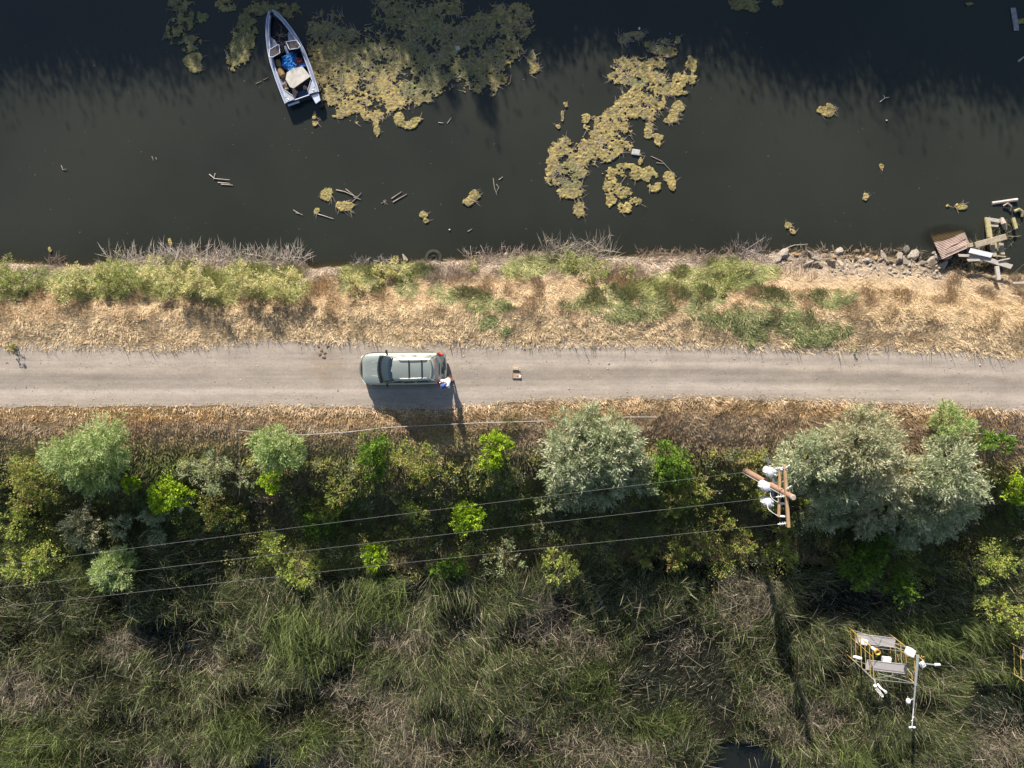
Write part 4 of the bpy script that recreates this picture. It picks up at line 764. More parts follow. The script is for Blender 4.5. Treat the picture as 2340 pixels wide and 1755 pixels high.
VV, q, cc = leaves(P, np.stack([np.cos(a_), np.sin(a_), a_*0], 1), rng.uniform(.03, .11, m), rng.uniform(.012, .03, m), jitter((.42, .40, .33), m, .3)); 
k_ = np.arange(m); VV[:, 2] = WATER+.012
o = raw('floating_specks', VV, q, None, M_blade, cols=cc); tag(o, 'tiny specks of reed and seed drifting on the canal', 'specks', kind='stuff')

# ---------------------------------------------------------------- dead canes on the canal edge
def canes(label, px0, px1, py0, py1, n, h, tint=(.50, .43, .37), arch=.9, name='dead_bush'):
    n = int(n*1.5); h *= 1.1
    pxx = rng.uniform(px0, px1, n); pyy = rng.uniform(py0, py1, n); x, y = at(pxx, pyy, -1.6); z = np.maximum(ground_z(x, y), WATER)
    a_ = rng.normal(1.57, .95, n); D = np.stack([np.cos(a_), np.sin(a_), rng.uniform(.3, 1.4, n)], 1)
    loc = (float(x.mean()), float(y.mean()), float(z.mean()))
    V1, q1, t1, c1, tip = ribbons(np.stack([x, y, z], 1), D, rng.uniform(.4, 1, n)*h, rng.uniform(.018, .04, n), rng.uniform(.3, 1.1, n)*arch, jitter(tint, n, .3), 5, 1.0)
    m = n; b = rng.integers(0, n, m); D2 = rng.normal(size=(m, 3)); D2[:, 2] = np.abs(D2[:, 2]); P2 = np.stack([x, y, z], 1)[b]*.4+tip[b]*.6
    V2, q2, t2, c2, _ = ribbons(P2, D2, rng.uniform(.1, .4, m), rng.uniform(.014, .024, m), rng.uniform(0, .5, m), jitter(tint, m, .3), 2, 1.0)
    T = thing(name, label, 'bush', loc)
    tag(raw('canes', V1, q1, t1, M_blade, T, cols=c1), kind='stuff'); tag(raw('twigs', V2, q2, t2, M_blade, T, cols=c2), kind='stuff'); return T
canes('tangle of grey dead canes over the water behind the left part of the hedge', 235, 345, 585, 612, 90, .95)
canes('thick tangle of grey dead canes over the water behind the middle of the hedge', 345, 520, 578, 612, 240, .95)
canes('grey dead canes over the water behind the right part of the hedge', 520, 690, 582, 612, 170, .95)
canes('small dark dead bush leaning over the water at the left end', 95, 125, 592, 608, 30, .7, (.27, .2, .16))
canes('upright pale canes fanning over the water above the big green bank bush', 1240, 1400, 565, 600, 170, 1.3, (.47, .40, .32), .5)
canes('short dry canes on the shore between the car and the fanning canes', 1060, 1230, 575, 600, 90, .6, (.42, .33, .27))
canes('grey feathery dry weed on the shore above the car', 800, 900, 590, 612, 70, .45, (.42, .38, .36), .4)
canes('brown dry canes on the shore right of the fanning canes', 1460, 1600, 575, 602, 90, .55, (.38, .28, .2))
canes('tall grey dead bush standing left of the rock pile', 1690, 1760, 565, 600, 80, 1.1, (.40, .33, .30), .4)
canes('spiky dry canes left of the tall grey dead bush', 1600, 1690, 575, 600, 60, .6, (.40, .31, .26))
canes('stray canes and sticks lying over the rock pile', 1790, 2130, 568, 590, 110, .45, (.33, .26, .2))
canes('dry brush under the broken jetty planks', 2180, 2310, 590, 625, 110, .5, (.30, .24, .15))
canes('mossy broken branches piled around the jetty head', 2270, 2335, 505, 550, 60, .5, (.30, .26, .15), .6)
canes('grey twigs caught between the jetty posts', 2235, 2300, 548, 600, 60, .45, (.38, .33, .27), .6)
canes('rusty dry bush on the slope beside the vertical white pipe', 590, 630, 1130, 1155, 60, .6, (.40, .24, .16), .4)
canes('tan dry grass bush on the slope edge below the cardboard box', 1150, 1190, 945, 975, 140, .55, (.38, .30, .15), .4)
canes('brown dead bush in the shaded slope centre', 1010, 1080, 1110, 1160, 60, .6, (.32, .22, .16), .6)
canes('dark twiggy bush at the right end of the slope', 2190, 2290, 950, 990, 120, .6, (.22, .18, .16), .6)

# ---------------------------------------------------------------- rocks
def rock_mesh(seed):
    r2 = np.random.default_rng(seed); bm = MB(); bm.ball((0, 0, 0), 1, 10); v = np.array(bm.v)
    for _ in range(10):
        nrm = r2.normal(size=3); nrm /= np.linalg.norm(nrm); d = r2.uniform(.32, .65); s_ = v@nrm; v = v-np.outer(np.clip(s_-d, 0, None), nrm)
    v += r2.normal(0, .02, v.shape); bm.v = [tuple(p) for p in v]; return bm
rocktpl = []
for i, c in enumerate([(.30, .25, .20), (.36, .24, .12), (.36, .31, .26), (.21, .165, .12), (.26, .19, .12), (.40, .35, .29)]):
    b_ = rock_mesh(20+i); o = b_.build('rock', mat('rock_stone', c, .9, 0, .3, 7, .5)); rocktpl.append(o)
rk = []
for i in range(420):
    u = random.random(); pxx = 1775+385*random.random(); pyy = 572+62*random.random()
    sz = random.choice([.08, .12, .15, .18, .22, .26, .32, .36]); 
    if pyy > 605: sz = min(sz, .13)
    if pyy > 606 and pxx < 1900: continue
    ok = all((pxx-a)**2+(pyy-b)**2 > ((sz+c)*24)**2 for a, b, c in rk)
    if not ok: continue
    rk.append((pxx, pyy, sz))
rk += [(2127, 603, .36), (2152, 606, .30), (1900, 603, .34), (1925, 606, .28), (1800, 590, .26), (1985, 590, .24), (2055, 588, .26), (1835, 578, .22)]
first = set()
for i, (a, b, s_) in enumerate(rk):
    big = s_ >= .26
    k = (0 if i % 2 else 2) if big else (random.choice([0, 2, 5, 2]) if b > 600 else random.choice([0, 1, 3, 4, 1]))
    src = rocktpl[k]; o = src if k not in first else src.copy()
    if k in first: COL.objects.link(o)
    first.add(k)
    p = V(a, b, -1.6); p.z = max(float(ground_z(p.x, p.y)), WATER-.1)+s_*.25
    x_, y_ = at(a, b, p.z); o.location = (float(x_), float(y_), p.z); o.rotation_euler = (random.uniform(-.5, .5), random.uniform(-.5, .5), random.random()*6.28)
    o.scale = (s_*random.uniform(1.0, 1.7), s_*random.uniform(.8, 1.2), s_*random.uniform(.55, .9))
    lab = {2127: 'large tan boulder touching the corrugated sheet', 2152: 'grey brown boulder wedged under the corrugated sheet corner', 1900: 'large flat boulder in the middle of the rock pile', 1925: 'pale boulder right beside the large flat one', 1800: 'orange tinted boulder at the left end of the rock pile',
           1985: 'squarish boulder at the water line near the pile centre', 2055: 'grey blocky boulder between the pile centre and the jetty', 1835: 'long tan boulder near the left end at the water line'}.get(a, 'grey or tan broken stone in the rock pile along the canal edge')
    tag(o, lab, 'rock', 'rocks piled on the canal edge')
for i, (a, b, s_, lab) in enumerate([(925, 590, .30, 'brown half sunken boulder left of the tyre'), (958, 606, .22, 'pale stone at the shore just left of the tyre'), (1155, 582, .20, 'light round stone at the shore right of the tyre'), (1125, 598, .24, 'flat pale stone at the shore below the light round one')]):
    o = rocktpl[i % 6].copy(); COL.objects.link(o); p = V(a, b, WATER+.05); o.location = p; o.scale = (s_*1.2, s_*.8, s_*.6); tag(o, lab, 'rock', 'rocks on the shore by the tyre')
# clods of earth on the road
for i, (a, b) in enumerate([(728, 792), (735, 800), (730, 808), (740, 815), (748, 790), (733, 783), (742, 806)]):
    o = rocktpl[4].copy(); COL.objects.link(o); s_ = random.uniform(.06, .13); x_, y_ = at(a, b, .04); o.location = (float(x_), float(y_), .05); o.scale = (s_*1.3, s_, s_*.6); o.rotation_euler = (0, 0, i)
    tag(o, 'brown clod of earth in the short row crossing the road left of the car', 'clod', 'clods of earth on the road')
o = rocktpl[3].copy(); COL.objects.link(o); p = V(772, 892, .03); o.location = p; o.scale = (.09, .06, .05); tag(o, 'small dark stone alone on the road ahead of the car', 'rock')
# tyre
mb = MB(); c = V(991, 590, WATER-.02); rings = []
for i in range(28):
    a_ = 2*math.pi*i/28; rings.append([c+Vector((math.cos(a_)*(.42+.12*math.cos(b2)), math.sin(a_)*(.42+.12*math.cos(b2)), .08*math.sin(b2))) for b2 in [2*math.pi*k/8 for k in range(8)]])
rings.append(rings[0]); mb.loft(rings, cap=False); mb.ball(c+Vector((0, .12, .02)), .06, 8)
tag(mb.build('old_tyre', mat('old_rubber', (.045, .04, .03), .9, 0, .4, 8), loc=c, smooth=True), 'dark old tyre half sunk in the water at the shore above the car', 'tyre')

# ---------------------------------------------------------------- broken jetty
M_plank = mat('weathered_plank', (.40, .33, .235), .9, 0, .22, 7, .4); M_grayp = mat('grey_plank', (.47, .42, .37), .9, 0, .15, 7, .3); M_mossp = mat('mossy_plank', (.33, .29, .15), .9, 0, .3, 6, .4)
def plank(label, p0, p1, wpx, z0, z1, m, th=.07, name='plank', cat='plank'):
    a = V(p0[0], p0[1], z0); b = V(p1[0], p1[1], z1); c = (a+b)/2; L_ = (b-a).length
    mb = MB().box((0, 0, 0), (L_, wpx*(CAMZ-z0)/FPX, th), None, .012); M = align(a, b)
    # slightly ragged ends
    mb.v = [tuple(M@Vector((v[0]+(.03*math.sin(v[1]*60) if abs(v[0]) > L_*.45 else 0), v[1], v[2]))+c) for v in mb.v]
    return tag(mb.build(name, m, loc=c), label, cat, 'planks and posts of the broken jetty')
def P6(x, y): return (2080+x/6.911, 430+y/6.911)
plank('wide tan plank slanting across the jetty posts', P6(1020, 900), P6(1510, 765), 13, -1.5, -1.35, M_plank, .12)
plank('clean white board lying on the jetty heap', P6(940, 985), P6(1290, 1065), 11, -1.42, -1.45, M_white, .05, 'white_board', 'board')
plank('long grey plank at the lower right of the jetty heap', P6(1080, 1085), P6(1600, 1245), 10.5, -1.6, -1.5, M_grayp, .09)
plank('narrow pale plank end left of the white board', P6(760, 1062), P6(1080, 1075), 6, -1.62, -1.6, M_grayp, .06)
plank('half buried pink grey plank at the grass edge', P6(900, 1140), P6(1100, 1130), 6, -1.6, -1.55, M_grayp, .06)
plank('mossy upright beam at the top of the jetty', P6(1215, 470), P6(1255, 790), 10.5, -2.1, -1.75, M_mossp, .14)
plank('beam continuing under the wide tan plank', P6(1290, 880), P6(1330, 1080), 9, -1.75, -1.7, M_plank, .14)
plank('lowest post standing in the grass below the jetty', P6(1365, 1235), P6(1395, 1450), 8.5, -1.5, -1.4, M_grayp, .14)
plank('short upright plank with a pointed end right of the jetty beam', P6(1430, 870), P6(1455, 1050), 9.5, -1.8, -1.7, M_plank, .12)
plank('dark plank behind the beam, parallel to it', P6(1340, 850), P6(1350, 1050), 6, -1.9, -1.8, M_mossp, .1)
plank('upper of the two short cross boards at the jetty head', P6(1225, 490), P6(1410, 520), 8, -2.0, -2.0, M_grayp, .05)
plank('lower of the two short cross boards at the jetty head', P6(1235, 590), P6(1390, 600), 4.5, -1.98, -2.0, M_grayp, .05)
plank('thin rail below the white board', P6(1370, 1073), P6(1505, 1083), 3, -1.42, -1.42, M_plank, .05)
plank('thin slat poking out right of the grey plank', P6(1400, 1145), P6(1570, 1112), 3, -1.45, -1.4, M_grayp, .05)
plank('mossy short post leaning in the water at the far right', P6(1620, 470), P6(1670, 645), 7.5, -2.15, -2.0, M_mossp, .14)
plank('dark straight stick lying on the corrugated sheet', P6(560, 970), P6(875, 808), 2.4, -1.62, -1.55, mat('dark_wood', (.12, .07, .06), .9), .05)
plank('short flat block between the sheet and the wide tan plank', P6(905, 905), P6(985, 895), 9, -1.5, -1.5, M_plank, .08)
plank('pale bleached plank cut by the right edge of the frame near the grass', P6(1620, 1500), P6(1830, 1490), 5, -1.2, -1.2, M_grayp, .06)
plank('weathered grey plank floating in the top right corner of the canal', (2315, 18), (2323, 70), 11, WATER+.05, WATER+.05, mat('blue_grey_plank', (.32, .33, .34), .9, 0, .35, 6, .3), .06)
def log(label, pts, r, m): 
    p = [V(*P6(a, b), z) for a, b, z in pts]; return tag(MB().tube(p, r, 8).build('log', m, loc=p[0], smooth=True), label, 'log', 'logs by the broken jetty')
log('long pale log with a mossy end above the jetty', [(1290, 240, WATER), (1450, 215, WATER+.05), (1690, 182, WATER+.1)], [.10, .09, .10], M_paledrift)
log('curled mossy root right of the jetty head', [(1640, 370, -2.2), (1720, 335, -2.15), (1770, 370, -2.15), (1765, 450, -2.2)], [.10, .10, .09, .07], M_mossp)
log('grey branch between the long log and the curled root', [(1470, 280, -2.2), (1540, 240, -2.1), (1600, 290, -2.1), (1580, 360, -2.2)], [.05, .06, .05, .03], M_drift)
log('rough stump with bark at the jetty head', [(1440, 480, -2.2), (1475, 560, -2.0), (1500, 640, -2.1)], [.12, .15, .10], M_drift)
# corrugated sheet, tilting down into the water
c00, c10, c11, c01 = V(*P6(500, 1125), -1.68), V(*P6(955, 925), -1.62), V(*P6(800, 560), -2.75), V(*P6(290, 690), -2.75)
nu, nv = 150, 10; vs = []; fs = []
for i in range(nv+1):
    for j in range(nu+1):
        # corrugations run parallel to the shore edge -> ridges vary across v
        u = i/nv; v = j/nu; p = (c00.lerp(c10, u)).lerp(c01.lerp(c11, u), v); vs.append(p+Vector((0, 0, .03*math.sin(v*2*math.pi*19)-.05*math.sin(u*3.14))))
for i in range(nv):
    for j in range(nu): a = i*(nu+1)+j; fs.append((a, a+1, a+nu+2, a+nu+1))
M_sheet = mat('rusted_sheet', (.38, .285, .245), .55, .2, .22, 2.5)
o = MB().add(vs, fs).build('corrugated_sheet', M_sheet, loc=c00, smooth=True); sm = o.modifiers.new('thickness', 'SOLIDIFY'); sm.thickness = .01
tag(o, 'rusty pink corrugated metal sheet sliding from the rocks into the water', 'metal sheet')

# ---------------------------------------------------------------- white pipe on the slope
M_pipe = mat('white_pipe', (.42, .40, .37), .5, 0, .15, 3)
def pipe(label, pts, r, group='white pipe along the slope'):
    P_ = []
    for a, b, dz in pts:
        x_, y_ = at(a, b, -.5); z_ = float(ground_z(x_, y_))+dz; x_, y_ = at(a, b, z_); P_.append((float(x_), float(y_), z_))
    mb = MB().tube(P_, r, 8); 
    for p in P_[1:-1]: mb.tube([Vector(p)-Vector((.07, 0, 0)), Vector(p)+Vector((.07, 0, 0))], r*1.45, 8)
    return tag(mb.build('pipe', M_pipe, loc=P_[0]), label, 'pipe', group)
pipe('white pipe that turns a corner on the left slope, one leg running downhill', [(547, 1132, .5), (547, 1060, .55), (547, 983, .5), (600, 989, .42), (690, 994, .2)], .018)
pipe('white pipe running above the green bushes beside the car shadow', [(690, 994, .2), (800, 987, .32), (880, 977, .24), (960, 973, .28), (1080, 967, .3), (1180, 964, .22), (1245, 962, .3)], .02)
pipe('short piece of white pipe showing right of the large silver tree', [(1425, 953, .25), (1500, 953, .22)], .02)
pipe('white pipe end at the right end of the slope', [(2235, 991, .42), (2300, 995, .42), (2322, 996, .42)], .025)

# ---------------------------------------------------------------- the car
def paint_mat():
    m, t, b = nodes_mat('pale_metallic_paint'); b.inputs['Base Color'].default_value = (.42, .455, .40, 1)
    b.inputs['Metallic'].default_value = .55; b.inputs['Roughness'].default_value = .36; b.inputs['Coat Weight'].default_value = .6; b.inputs['Coat Roughness'].default_value = .12
    tc = t.nodes.new('ShaderNodeTexCoord'); n = t.nodes.new('ShaderNodeTexNoise'); n.inputs['Scale'].default_value = 3; n.inputs['Detail'].default_value = 8
    t.links.new(tc.outputs['Object'], n.inputs['Vector']); mr = t.nodes.new('ShaderNodeMapRange'); mr.inputs['To Min'].default_value = .28; mr.inputs['To Max'].default_value = .46
    t.links.new(n.outputs['Fac'], mr.inputs['Value']); t.links.new(mr.outputs[0], b.inputs['Roughness']); return m
M_paint = paint_mat(); M_glass = mat('dark_glass', (.02, .032, .045), .06, 0, .05, 2, spec=.9); M_black = mat('black_plastic', (.02, .02, .022), .6, 0, .2, 5)
M_tyre = mat('tyre_rubber', (.025, .025, .025), .85, 0, .2, 8); M_alloy = mat('alloy', (.5, .5, .52), .35, .8, .05); M_chrome = mat('chrome', (.75, .75, .76), .18, 1, .02)
M_red = mat('red_lens', (.45, .015, .015), .2, 0, .1, 4, spec=.8); M_lens = mat('clear_lens', (.6, .62, .62), .12, .2, .05, 4, spec=.8); M_trim = mat('grey_trim', (.05, .052, .055), .5, 0, .15, 5)
cx, cy = at(922.3, 843, .6); CAR = thing('parked_car', 'pale silver green SUV with roof rails parked on the gravel road, facing left', 'car', (float(cx)-.02, float(cy)+.02, .02), R(.6))
def interp(tab, x): 
    t = np.array(tab); return [float(np.interp(x, t[:, 0], t[:, k])) for k in range(1, t.shape[1])]
BODY = [(-2.34, .42, .66), (-2.32, .56, .78), (-2.27, .70, .88), (-2.14, .83, .95), (-1.9, .90, .995), (-1.5, .92, 1.03), (-1.1, .925, 1.08), (-.5, .925, 1.10), (.6, .925, 1.11), (1.5, .92, 1.11), (1.95, .905, 1.10), (2.1, .895, 1.04), (2.22, .88, .93), (2.30, .86, .78), (2.36, .84, .62), (2.44, .80, .58), (2.46, .70, .54)]
mb = MB(); rings = []
for x_ in np.concatenate([np.linspace(-2.34, -2.14, 7), np.linspace(-2.08, 1.9, 34), np.linspace(1.95, 2.46, 12)]):
    hw, zt = interp(BODY, x_); cr = .035 if x_ < -1.1 else .01
    sec = [(0, zt+cr), (.45*hw, zt+cr*.9), (.62*hw, zt+cr*.95), (.70*hw, zt+cr*.45), (.86*hw, zt), (.94*hw, zt-.035), (.985*hw, zt-.10), (hw, max(zt-.3, .5)), (hw*.995, .52), (hw*.985, .40), (hw*.95, .27), (hw*.6, .24)]
    ring = [Vector((x_, y_, z_)) for y_, z_ in sec]+[Vector((x_, -y_, z_)) for y_, z_ in sec[::-1][:-1]]; rings.append(ring)
mb.loft(rings, True); mb.build('body', M_paint, CAR, False, smooth=True)
# greenhouse
def gh(u, side, v):  # u: 0 base .. 1 roof ; returns point on side surface, v: x fraction
    b0, b1 = -1.16, 2.02; r0, r1 = -.36, 1.70; xb = b0+(b1-b0)*v; xr = r0+(r1-r0)*v; hb = .845-.05*abs(v-.45)*2; hr = .645-.03*abs(v-.45)*2
    z = 1.09+(1.71-1.09)*u; return Vector((xb+(xr-xb)*u, side*(hb+(hr-hb)*u**1.1), z))
mb = MB(); rings = []
for v in np.linspace(0, 1, 17):
    ring = [gh(u, 1, v) for u in (0, .25, .5, .75, .92)]
    t_ = gh(1, 1, v); ring += [Vector((t_.x, t_.y*.96, 1.715)), Vector((t_.x, t_.y*.8, 1.745)), Vector((t_.x, 0, 1.765))]
    ring += [Vector((t_.x, -t_.y*.8, 1.745)), Vector((t_.x, -t_.y*.96, 1.715))]+[gh(u, -1, v) for u in (.92, .75, .5, .25, 0)]
    bend = .10*(1-v)  # curve of windscreen and roof ends in plan
    for p in ring:
        k = 1-(p.y/.85)**2; p.x += -.10*k*(1 if v < .02 else 0)+(.05*k if v > .98 else 0)
    rings.append(ring)
mb.loft(rings, True, closed=False)
mb.build('roof', M_paint, CAR, False, smooth=True)
def panel(name, pts4, m, n=8, off=.012, bulge=0, parent=CAR):
    a, b, c, d = [Vector(p) for p in pts4]; nrm = (b-a).cross(d-a).normalized(); vs = []; 
    for i in range(n+1):
        for j in range(n+1):
            u, v = i/n, j/n; p = a.lerp(b, u).lerp(d.lerp(c, u), v); p = p+nrm*(off+bulge*math.sin(math.pi*u)); vs.append(p)
    top = [(i*(n+1)+j, (i+1)*(n+1)+j, (i+1)*(n+1)+j+1, i*(n+1)+j+1) for i in range(n) for j in range(n)]
    o = MB().add(vs, top).build(name, m, parent, False, smooth=True); s_ = o.modifiers.new('thick', 'SOLIDIFY'); s_.thickness = .015; s_.offset = -1; return o
# windscreen (front), bulging forward; black cowl below
a, b, c, d = gh(0.0, -1, 0), gh(0.0, 1, 0), gh(.97, 1, 0), gh(.97, -1, 0)
def glassgrid(name, rows, m, n=14):
    """rows: list of (xcentre, xedge, halfwidth, z)"""
    vs = []; 
    for (xc, xe, hw, z) in rows:
        for j in range(n+1):
            s_ = -1+2*j/n; vs.append(Vector((xc+(xe-xc)*s_*s_, hw*s_, z)))
    k = n+1; fs = [(i*k+j, i*k+j+1, (i+1)*k+j+1, (i+1)*k+j) for i in range(len(rows)-1) for j in range(n)]
    o = MB().add(vs, fs).build(name, m, CAR, False, smooth=True); s_ = o.modifiers.new('thick', 'SOLIDIFY'); s_.thickness = .02; return o
glassgrid('windshield', [(-1.27, -1.13, .79, 1.13), (-1.06, -.93, .76, 1.28), (-.74, -.63, .70, 1.52), (-.45, -.36, .635, 1.73)], M_glass)
glassgrid('cowl', [(-1.40, -1.24, .80, 1.115), (-1.29, -1.15, .80, 1.135)], M_black)
M_skyglass = mat('glass_painted_reflection', (.46, .43, .38), .12, 0, .1, 2, spec=.9)  # pale sky reflection put into the base colour of the glass
glassgrid('rear_window', [(1.78, 1.70, .60, 1.70), (1.90, 1.82, .65, 1.45), (2.10, 2.0, .70, 1.17)], M_skyglass)
glassgrid('rear_spoiler', [(1.70, 1.62, .60, 1.785), (1.80, 1.72, .60, 1.765)], M_paint)
for sgn in (1, -1):
    for (v0, v1, vt0, vt1) in ((.09, .33, .16, .33), (.36, .58, .36, .58), (.63, .90, .63, .86)):
        q_ = [gh(.10, sgn, v0), gh(.10, sgn, v1), gh(.86, sgn, vt1), gh(.86, sgn, vt0)]
        if sgn > 0: q_ = [q_[1], q_[0], q_[3], q_[2]]
        panel('side_window', q_, M_glass if sgn < 0 else M_skyglass, 4)  # north panes share the painted reflection, south panes stay dark
    # roof rail
    y_ = .53*sgn; pts = [(-.05, y_, 1.74), (.0, y_, 1.80), (.7, y_, 1.81), (1.45, y_, 1.80), (1.52, y_, 1.74)]
    MB().tube(pts, .026, 8).build('roof_rail', M_alloy, CAR, False, True)
    mbm = MB().box((-.86, sgn*1.00, 1.12), (.12, .20, .15), None, .03); mbm.box((-.86, sgn*.9, 1.08), (.06, .12, .05)); mbm.build('side_mirror', M_black, CAR, False)
    # headlight and tail light
    MB().loft([[Vector((-2.33+.02, sgn*.62, .84)), Vector((-2.12, sgn*.86, .90)), Vector((-2.08, sgn*.885, .80)), Vector((-2.37, sgn*.70, .72))], [Vector((-2.36, sgn*.62, .855)), Vector((-2.13, sgn*.88, .915)), Vector((-2.09, sgn*.91, .80)), Vector((-2.41, sgn*.70, .72))]]).build('headlight', M_lens, CAR, False)
    MB().loft([[Vector((2.0, sgn*.86, 1.10)), Vector((2.28, sgn*.70, 1.0)), Vector((2.36, sgn*.72, .70)), Vector((2.1, sgn*.9, .70))], [Vector((2.02, sgn*.90, 1.13)), Vector((2.25, sgn*.74, 1.06)), Vector((2.40, sgn*.76, .72)), Vector((2.12, sgn*.935, .72))]]).build('tail_light', M_red, CAR, False)
    MB().box((.2, sgn*.935, .60), (2.9, .02, .07), None, .008).build('side_moulding', M_trim, CAR, False)
    for xw in (-1.52, 1.38):
        wh = None; mbt = MB(); rr = []
        for i in range(25):
            a_ = 2*math.pi*i/24; rr.append([Vector((xw+math.cos(a_)*r_, sgn*yy, .37+math.sin(a_)*r_)) for r_, yy in ((.24, .80), (.35, .79), (.37, .84), (.37, .90), (.35, .945), (.24, .94))])
        mbt.loft(rr, False); t_ = mbt.build('wheel', M_tyre, CAR, False, True)
        mr_ = MB()
        for i in range(5):
            a_ = 2*math.pi*i/5; mr_.box((xw+.12*math.cos(a_), sgn*.925, .37+.12*math.sin(a_)), (.22, .02, .05), Matrix.Rotation(-a_, 3, 'Y'))
        mr_.tube([(xw, sgn*.86, .37), (xw, sgn*.915, .37)], .24, 16); mr_.build('rim', M_alloy, t_, False)
for xx in (.50, 1.22): MB().tube([(xx, -.53, 1.82), (xx, 0, 1.835), (xx, .53, 1.82)], .028, 6).build('crossbar', M_black, CAR, False)
rings = []
for i in range(15):
    s_ = -1+2*i/14; x_ = -2.50+.46*abs(s_)**2.4; y_ = s_*.90; rings.append([Vector((x_-.02, y_, .62)), Vector((x_+.04, y_, .655)), Vector((x_+.14, y_*.97, .64)), Vector((x_+.14, y_*.97, .30)), Vector((x_, y_, .34))])
MB().loft(rings).build('front_bumper', M_trim, CAR, False, True)
rings = []
for i in range(13):
    s_ = -1+2*i/12; x_ = -2.42+.27*abs(s_)**2.4; y_ = s_*.72; rings.append([Vector((x_-.02, y_, .70)), Vector((x_+.03, y_, .80)), Vector((x_+.10, y_*.98, .84)), Vector((x_+.10, y_*.98, .66))])
MB().loft(rings).build('grille', M_black, CAR, False, True)
rings = []
for i in range(13):
    s_ = -1+2*i/12; x_ = -2.46+.27*abs(s_)**2.4; y_ = s_*.71; rings.append([Vector((x_-.02, y_, .66)), Vector((x_+.01, y_, .70)), Vector((x_+.05, y_, .70)), Vector((x_+.05, y_, .66))])
MB().loft(rings).build('chrome_strip', M_chrome, CAR, False, True)
rings = []
for i in range(13):
    s_ = -1+2*i/12; x_ = 2.50-.12*abs(s_)**2.6; y_ = s_*.87; rings.append([Vector((x_-.16, y_, .64)), Vector((x_, y_, .62)), Vector((x_+.02, y_, .5)), Vector((x_-.02, y_, .32)), Vector((x_-.16, y_, .32))])
MB().loft(rings).build('rear_bumper', M_paint, CAR, False, True)
tl = lambda y0, y1, s0, s1: [Vector((2.10+(2.34-2.10)*s0, y0, 1.06-(.42)*s0)), Vector((2.10+(2.34-2.10)*s0, y1, 1.06-.42*s0)), Vector((2.10+.24*s1, y1, 1.06-.42*s1)), Vector((2.10+.24*s1, y0, 1.06-.42*s1))]
panel('tailgate_recess', tl(-.32, .32, .45, .98), M_trim, 2, -.01).location = (.045, 0, .03)
panel('license_plate', tl(-.17, .17, .55, .88), M_white, 2, .01).location = (.06, 0, .04)
MB().box((2.17, 0, 1.03), (.05, .7, .04), None, .01).build('tailgate_handle', M_chrome, CAR, False)
for y_ in (.35, -.25): MB().tube([(-1.24, y_, 1.15), (-1.10, y_+.28, 1.22), (-1.02, y_+.5, 1.28)], .012, 5).build('wiper', M_black, CAR, False)
for y_ in (.42, .0, -.42): MB().tube([(-2.12, y_*.75, .975), (-1.7, y_*.9, 1.035), (-1.35, y_, 1.085)], .016, 5).build('hood_crease', M_paint, CAR, False)
MB().ball((-.72, -.30, 1.30), .14, 10, (1, 1, .6)).build('dash_mat', M_litgrey, CAR, False)

# ---------------------------------------------------------------- the person
M_skin = mat('skin', (.36, .19, .13), .6, 0, .1, 8); M_shirt = mat('white_shirt', (.72, .76, .84), .8, 0, .06, 9, .2); M_cap = mat('blue_cap', (.04, .11, .42), .7, 0, .15, 12); M_shorts = mat('brown_shorts', (.13, .065, .05), .85, 0, .2, 9); M_shoe = mat('dark_shoe', (.06, .05, .05), .7)
def skin_obj(name, verts, edges, radii, m, parent, sub=2, root=0, loc=(0, 0, 0)):
    me = bpy.data.meshes.new(name); me.from_pydata([tuple(v) for v in verts], edges, []); me.update(); o = bpy.data.objects.new(name, me); COL.objects.link(o)
    sk = o.modifiers.new('skin', 'SKIN'); sk.use_smooth_shade = True
    for i, r_ in enumerate(radii): me.skin_vertices[0].data[i].radius = (r_, r_) if not hasattr(r_, '__len__') else r_
    me.skin_vertices[0].data[root].use_root = True
    if sub: o.modifiers.new('sub', 'SUBSURF').levels = sub; o.modifiers['sub'].render_levels = sub
    dg = bpy.context.evaluated_depsgraph_get(); m2 = bpy.data.meshes.new_from_object(o.evaluated_get(dg)); bpy.data.objects.remove(o)
    m2.materials.clear(); m2.materials.append(m); o2 = bpy.data.objects.new(name, m2); COL.objects.link(o2); o2.parent = parent; o2.location = loc; return o2
fx_, fy_ = at(1030, 865, 0); PERS = thing('person', 'person in white shirt, blue cap and brown shorts leaning at the rear of the car', 'person', (float(fx_), float(fy_), .02), R(48))
